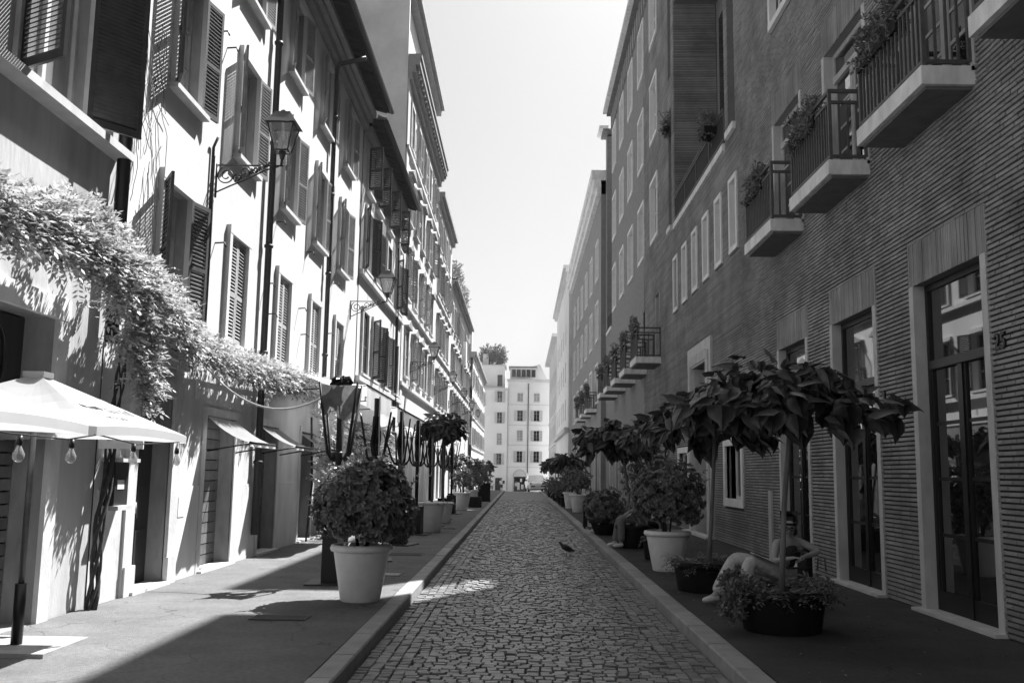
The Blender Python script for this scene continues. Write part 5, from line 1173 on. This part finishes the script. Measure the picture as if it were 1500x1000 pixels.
def figure(name, label, base, J, hair=None, rz=0, cloth=(), glasses=False, feet=True, hands=True, skin_m=None, group=None, face=(0, -1, 0)):
    t = thing(name, label, 'person', base, rz, group); V = Vector
    pts = []; ed = []; ix = {}
    def add(k, r): ix[k] = len(pts); pts.append((*J[k], r))
    add('hip', .115); add('waist', .10); add('chest', .125); add('neck', .05); ed += [(0, 1), (1, 2), (2, 3)]
    hc = V(J['head']); f = V(face).normalized(); upv = (hc - V(J['neck'])).normalized()
    for k, (off, fo, r) in enumerate(((-.06, .012, .058), (-.01, .012, .083), (.05, -.004, .088), (.095, -.012, .055))):
        p = hc + upv * off + f * fo; pts.append((*p, r)); ed.append((len(pts) - 2, len(pts) - 1))
    nose = len(pts); p = hc + f * .102 - upv * .015; 
    for s in 'LR':
        add('sh' + s, .055); add('el' + s, .038); add('wr' + s, .026); ed += [(ix['chest'], ix['sh' + s]), (ix['sh' + s], ix['el' + s]), (ix['el' + s], ix['wr' + s])]
        if hands: hand(pts, ed, ix['wr' + s], None, V(J['wr' + s]) - V(J['el' + s]), .8, J.get('up' + s, (0, 0, 1)))
        add('th' + s, .095); add('kn' + s, .058); add('an' + s, .038); ed += [(0, ix['th' + s]), (ix['th' + s], ix['kn' + s]), (ix['kn' + s], ix['an' + s])]
        if 'to' + s in J: add('to' + s, .03); ed.append((ix['an' + s], ix['to' + s]))
    skin('body', pts, ed, skin_m or m_skin, t)
    # face: nose, eyes, mouth
    side = f.cross(upv).normalized(); q = MB(); q.tube([hc + f * .085 + upv * .03, hc + f * .112 - upv * .012, hc + f * .09 - upv * .02], [.007, .014, .008], 6); q.build('nose', skin_m or m_skin, t)
    q = MB()
    for s in (-1, 1): q.lathe([(.001, .012), (.009, .008), (.012, 0), (.001, -.01)], 8); 
    ey = MB()
    for s in (-1, 1): c = hc + f * .083 + side * s * .034 + upv * .022; ey.tube([c - side * .012, c, c + side * .012], [.003, .009, .003], 6)
    ey.build('eyes', m_hair, t, kind='stuff'); q = MB(); q.tube([hc + f * .086 - upv * .05 - side * .024, hc + f * .094 - upv * .05, hc + f * .086 - upv * .05 + side * .024], [.003, .006, .003], 5); q.build('mouth', m_cloth_m, t)
    for s in (-1, 1): q = MB(); c = hc + side * s * .086 + upv * .0; q.tube([c - upv * .03, c + side * s * .012, c + upv * .03], [.008, .016, .01], 6); q.build('ear', skin_m or m_skin, t)
    if glasses:
        q = MB()
        for s in (-1, 1): c = hc + f * .104 + side * s * .036 + upv * .02; q.tube([c + (side * math.cos(a * PI / 6) * .03 + upv * math.sin(a * PI / 6) * .024) for a in range(13)], .004, 5); q.tube([c + side * s * .03, hc + side * s * .09 + upv * .02 - f * .02], .004, 4)
        q.tube([hc + f * .107 - side * .01 + upv * .025, hc + f * .107 + side * .01 + upv * .025], .004, 4); q.build('glasses', m_black, t)
    if hair:
        q = []; e2 = []
        q += [(*(hc + upv * .055 - f * .04), .094), (*(hc + upv * .10 - f * .03), .07), (*(hc - f * .055 - upv * .02), .085)]; e2 = [(0, 1), (0, 2)]
        if hair == 'long': q += [(*(hc - f * .06 - upv * .15 + side * .05), .05), (*(hc - f * .01 - upv * .26 + side * .08), .03)]; e2 += [(2, 3), (3, 4)]
        if hair == 'bun': q += [(*(hc - f * .12 + upv * .06), .05)]; e2 += [(0, 3)]
        skin('hair', q, e2, m_hair, t)
    for nm, mt, kind in cloth:
        if kind == 'top': 
            q = [(*J['hip'], .128), (*J['waist'], .118), (*J['chest'], .142), (*(V(J['chest']).lerp(V(J['neck']), .6)), .085)]; e2 = [(0, 1), (1, 2), (2, 3)]
        elif kind in ('shirt', 'sleeves'):
            q = [(*J['hip'], .13), (*J['waist'], .122), (*J['chest'], .145), (*(V(J['chest']).lerp(V(J['neck']), .6)), .085)]; e2 = [(0, 1), (1, 2), (2, 3)]
            for s in 'LR':
                i = len(q); q.append((*J['sh' + s], .066)); q.append((*(V(J['sh' + s]).lerp(V(J['el' + s]), .6 if kind == 'shirt' else 1.0)), .054)); e2 += [(2, i), (i, i + 1)]
                if kind == 'sleeves': q.append((*(V(J['el' + s]).lerp(V(J['wr' + s]), .85)), .042)); e2 += [(i + 1, i + 2)]
        else:
            q = [(*J['hip'], .128)]; e2 = []
            for s in 'LR':
                i = len(q); q += [(*J['th' + s], .118), (*J['kn' + s], .088)]; e2 += [(0, i), (i, i + 1)]
                if kind == 'trousers': q += [(*(V(J['kn' + s]).lerp(V(J['an' + s]), .5)), .085), (*(V(J['kn' + s]).lerp(V(J['an' + s]), .97)), .078)]; e2 += [(i + 1, i + 2), (i + 2, i + 3)]
        skin(nm, q, e2, mt, t)
    if feet:
        for s in 'LR':
            a = V(J['an' + s]); o = V(J['to' + s]) if 'to' + s in J else a + f * .15; d = (o - a); d.z = 0; d = d.normalized(); z = min(a.z, o.z)
            skin('shoe', [(*(a - d * .05 + V((0, 0, .0 - .02))), .045), (*(a + d * .03 - V((0, 0, .03))), .045), (*(a + d * .12 - V((0, 0, .045))), .038), (*(a + d * .18 - V((0, 0, .05))), .026)], [(0, 1), (1, 2), (2, 3)], m_paper, t, 1)
    return t
bx_, by_, bz_ = 3.0, 11.3, ZL
def L_(x, y, z): return (x - bx_, y - by_, z - bz_)
J = dict(hip=L_(3.08, 11.36, .56), waist=L_(3.09, 11.35, .66), chest=L_(3.10, 11.31, .80), neck=L_(3.105, 11.25, .925), head=L_(3.09, 11.18, 1.03),
         shR=L_(3.255, 11.33, .875), elR=L_(3.44, 11.22, .755), wrR=L_(3.20, 11.02, .715), shL=L_(2.955, 11.22, .865), elL=L_(2.885, 11.08, .66), wrL=L_(3.03, 10.96, .70),
         thR=L_(2.98, 11.44, .52), knR=L_(2.55, 11.55, .66), anR=L_(2.30, 11.50, .22), thL=L_(2.98, 11.22, .53), knL=L_(2.62, 11.08, .67), anL=L_(2.50, 11.05, .22), toR=L_(2.16, 11.44, .16), toL=L_(2.36, 10.98, .16))
figure('person', 'woman with glasses and pale trousers reading, seated between the two nearest dark planters', (bx_, by_, bz_), J, hair='long', glasses=True, face=(-.25, -1, -.25), cloth=(('tank_top', m_cloth_d, 'top'), ('trousers', m_cloth_w, 'trousers')))
q = thing('magazine', 'thin open magazine on the lap of the seated woman', 'magazine', (2.76, 11.06, .685), 0); b = MB(); b.box(-.14, .14, -.1, .1, 0, .008, Matrix.Rotation(.38, 4, 'Y')); b.build('cover', m_black, q); b = MB(); b.box(-.135, .135, -.097, .097, .008, .016, Matrix.Rotation(.38, 4, 'Y')); b.build('pages', m_paper, q)
ph = MB(); ph.box(-.035, .035, -.006, .006, -.06, .06, Matrix.Rotation(.5, 4, 'X')); tag(ph.build('phone', m_black, None, (3.10, 10.93, .725)), 'black phone held in both hands by the seated woman', 'phone')
ch = thing('low_chair', 'low dark chair under the seated woman', 'chair', (3.1, 11.4, ZL)); q = MB(); q.box(-.24, .24, -.24, .24, .25, .29); q.build('seat', m_black, ch); q = MB(); q.box(.2, .25, -.22, .22, .3, .62); q.build('backrest', m_black, ch)
for x in (-.2, .2):
    for y in (-.2, .2): q = MB(); q.tube([(x, y, 0), (x, y, .26)], .016, 6); q.build('leg', m_iron, ch)
q = MB(); q.tube([(.22, -.24, .29), (.22, -.24, .46), (-.12, -.24, .46), (-.12, -.24, .29)], .014, 6); q.build('armrest', m_black, ch)
bg_ = thing('shoulder_bag', 'pale bag standing beside the low chair by the brick wall', 'bag', (3.55, 11.5, ZL)); skin('bag_body', [(0, 0, .06, .09), (0, 0, .2, .10), (0, 0, .36, .07)], [(0, 1), (1, 2)], m_cloth_w, bg_); q = MB(); q.tube([(-.05, 0, .4), (-.04, 0, .55), (.04, 0, .55), (.05, 0, .4)], .01, 5); q.build('strap', m_cloth_m, bg_)
# person in jeans on the worn planter
bx_, by_, bz_ = 2.1, 19.9, ZL
J = dict(hip=L_(2.55, 19.95, .74), waist=L_(2.56, 19.95, .87), chest=L_(2.53, 19.93, 1.06), neck=L_(2.5, 19.92, 1.2), head=L_(2.47, 19.9, 1.31), shR=L_(2.53, 19.75, 1.14), elR=L_(2.45, 19.68, .92), wrR=L_(2.28, 19.7, .83), shL=L_(2.53, 20.11, 1.14), elL=L_(2.42, 20.15, .92), wrL=L_(2.25, 20.05, .84),
         thR=L_(2.5, 19.85, .72), knR=L_(2.08, 19.82, .72), anR=L_(2.07, 19.82, .22), thL=L_(2.5, 20.05, .72), knL=L_(2.06, 20.12, .70), anL=L_(1.98, 20.12, .22), toR=L_(1.93, 19.80, .16), toL=L_(1.84, 20.1, .16))
figure('person', 'person in pale jeans and white sneakers sitting sideways on the worn dark planter', (bx_, by_, bz_), J, hair='short', face=(-1, 0, 0), cloth=(('shirt', m_cloth_w, 'shirt'), ('jeans', m_cloth_m, 'trousers')))
bx_, by_, bz_ = 2.35, 25.2, ZL
J = dict(hip=L_(2.5, 25.2, .52), waist=L_(2.49, 25.2, .66), chest=L_(2.46, 25.2, .84), neck=L_(2.43, 25.2, .98), head=L_(2.38, 25.15, 1.10), shR=L_(2.43, 25.02, .92), elR=L_(2.17, 24.9, 1.16), wrR=L_(2.32, 25.02, 1.24), shL=L_(2.46, 25.38, .92), elL=L_(2.62, 25.3, 1.14), wrL=L_(2.44, 25.22, 1.26),
         thR=L_(2.44, 25.1, .52), knR=L_(2.05, 25.1, .55), anR=L_(2.05, 25.1, .2), thL=L_(2.44, 25.3, .52), knL=L_(2.05, 25.32, .55), anL=L_(2.0, 25.32, .2))
figure('person', 'person with bare arms raised behind the head, sitting behind the feathery shrub', (bx_, by_, bz_), J, hair='bun', face=(-1, -.3, 0), cloth=(('tank_top', m_cloth_w, 'top'), ('trousers', m_cloth_d, 'trousers')))
lb2 = thing('low_bench', 'low dark bench behind the feathery shrub', 'bench', (2.5, 25.2, ZL)); q = MB(); q.box(-.2, .2, -.4, .4, .26, .31); q.build('seat', m_wood_dk, lb2)
for x in (-.15, .15):
    for y in (-.35, .35): q = MB(); q.box(x - .02, x + .02, y - .02, y + .02, 0, .26); q.build('leg', m_wood_dk, lb2)
def stander(label, x, y, h=1.74, stride=.12, top=m_paper, bottom=m_cloth_d, kind='shorts', rz=0, bag=False, hair='short'):
    s = h / 1.74
    J = {k: tuple(c * s for c in v) for k, v in dict(hip=(0, 0, .93), waist=(0, 0, 1.08), chest=(0, 0, 1.30), neck=(0, 0, 1.47), head=(0, -.01, 1.61), shR=(-.19, 0, 1.40), elR=(-.24, .03, 1.13), wrR=(-.22, -.06, .90), shL=(.19, 0, 1.40), elL=(.25, .02, 1.13), wrL=(.22, -.08, .92), thR=(-.09, 0, .86), knR=(-.10, -stride * .5, .48), anR=(-.10, -stride * .6, .08), thL=(.09, 0, .86), knL=(.10, stride * .3, .48), anL=(.10, stride, .10)).items()}
    return figure('person', label, (x, y, gz(y) + .004), J, hair=hair, rz=rz, cloth=(('shirt', top, 'shirt'), ('shorts' if kind == 'shorts' else 'trousers', bottom, kind)), hands=False)
o = stander('pedestrian in a white shirt and black shorts near the arched door', -2.42, 125, rz=.2)
bk = MB(); bk.box(-.14, .14, .0, .16, 1.05, 1.45); tag(bk.build('backpack', m_cloth_d, None, (-2.13, 124.95, gz(125))), 'dark bag carried at the side of the pedestrian in white', 'bag')
stander('small figure in a pale top left of the pedestrian in black shorts', -3.15, 108, 1.15, .2, top=m_cloth_w, bottom=m_cloth_m)
stander('distant figure in dark clothes inside the arched shop doorway', -.62, 149.2, 1.7, .1, top=m_cloth_w, bottom=m_cloth_d, kind='trousers', hair='long')
stander('pale figure beside the last left pot at the crossing', -3.0, 86, 1.0, .15, top=m_cloth_w, bottom=m_cloth_w)

# ---- white car nosed towards the street
car = thing('parked_car', 'white hatchback facing the street, parked at the crossing on the right', 'car', (1.42, 88.2, .0), .10); car.rotation_euler = (0, -.03, .10)
hw = .83
secs = [(-1.98, .30, .62, .60), (-1.9, .22, .74, .74), (-1.6, .2, .84, .82), (-.95, .2, .95, .83), (0, .2, .98, .83), (1.2, .2, 1.0, .83), (1.75, .22, .98, .80), (1.9, .3, .8, .72)]
b = MB()
def ring(y, z0_, z1, w): return [(-w * .94, y, z0_), (-w, y, z0_ + .18), (-w, y, z1 - .14), (-w * .93, y, z1 - .03), (-w * .6, y, z1), (0, y, z1 + .02), (w * .6, y, z1), (w * .93, y, z1 - .03), (w, y, z1 - .14), (w, y, z0_ + .18), (w * .94, y, z0_)]
rs_ = [ring(*s_) for s_ in secs]
for r0, r1 in zip(rs_[:-1], rs_[1:]):
    for k in range(len(r0) - 1): b.quad(r0[k], r0[k + 1], r1[k + 1], r1[k], True)
b.poly(rs_[0]); b.poly(rs_[-1]); b.build('body', m_carpaint, car)
g = MB(); cab = [(-.98, .95, .76, .95), (-.25, 1.40, .60, 1.42), (.3, 1.47, .6, 1.49), (1.1, 1.44, .58, 1.46), (1.75, 1.0, .7, 1.0)]
pr_ = [[(-.78, y, .94), (-wd, y, z), (0, y, zc), (wd, y, z), (.78, y, .94)] for y, z, wd, zc in cab]
rf = MB()
for r0, r1 in zip(pr_[:-1], pr_[1:]):
    for k in range(4): (rf if (k in (1, 2) and r0[1][1] > -.9 and r1[1][1] < 1.5) else g).quad(r0[k], r0[k + 1], r1[k + 1], r1[k], True)
g.build('windscreen', m_pane, car); rf.build('roof', m_carpaint, car)
for s_ in (-1, 1):
    q = MB(); q.tube([(s_ * .76, -.96, .96), (s_ * .6, -.24, 1.41)], .03, 6); q.build('pillar', m_carpaint, car)
    q = MB(); q.lathe([(.001, 0), (.10, 0), (.12, .03), (.10, .06)], 16); hl = q.build('headlight', m_pane_dk, car, (s_ * .62, -1.90, .68)); hl.rotation_euler = (PI / 2, 0, 0)
    q = MB(); q.box(-.09, .09, -.05, .05, -.06, .06); q.build('mirror', m_black, car, (s_ * .92, -.75, 1.0))
    for y in (-1.25, 1.25):
        q = MB(); q.tube([(-.09, 0, 0), (.09, 0, 0)], .30, 20); wh = q.build('wheel', m_rubber, car, (s_ * .76, y, .30)); q = MB(); q.tube([(-.1, 0, 0), (.1, 0, 0)], .18, 14); q.build('rim', m_tin, wh)
q = MB(); q.box(-.66, .66, -2.0, -1.9, .42, .54); q.build('grille', m_black, car); q = MB(); q.box(-.26, .26, -2.02, -1.99, .44, .54); pl = q.build('number_plate', m_paper, car); q = MB(); q.box(-.7, .7, -1.97, -1.88, .27, .36); q.build('bumper', m_carpaint, car); q = MB(); q.box(-.72, .72, -1.9, -1.8, .14, .26); q.build('air_dam', m_black, car)

# ---- thin even haze over the whole street
hz = MB(); hz.box(-70, 70, -40, 190, -5.5, 27); h = tag(hz.build('haze', None), kind='stuff')
hm = bpy.data.materials.new('haze'); hm.use_nodes = True; n = hm.node_tree.nodes; l = hm.node_tree.links; n.clear(); ho = n.new('ShaderNodeOutputMaterial'); pv = n.new('ShaderNodeVolumePrincipled'); pv.inputs['Color'].default_value = (1, 1, 1, 1); pv.inputs['Density'].default_value = .0003; pv.inputs['Anisotropy'].default_value = .3
l.new(pv.outputs[0], ho.inputs['Volume']); h.data.materials.append(hm)
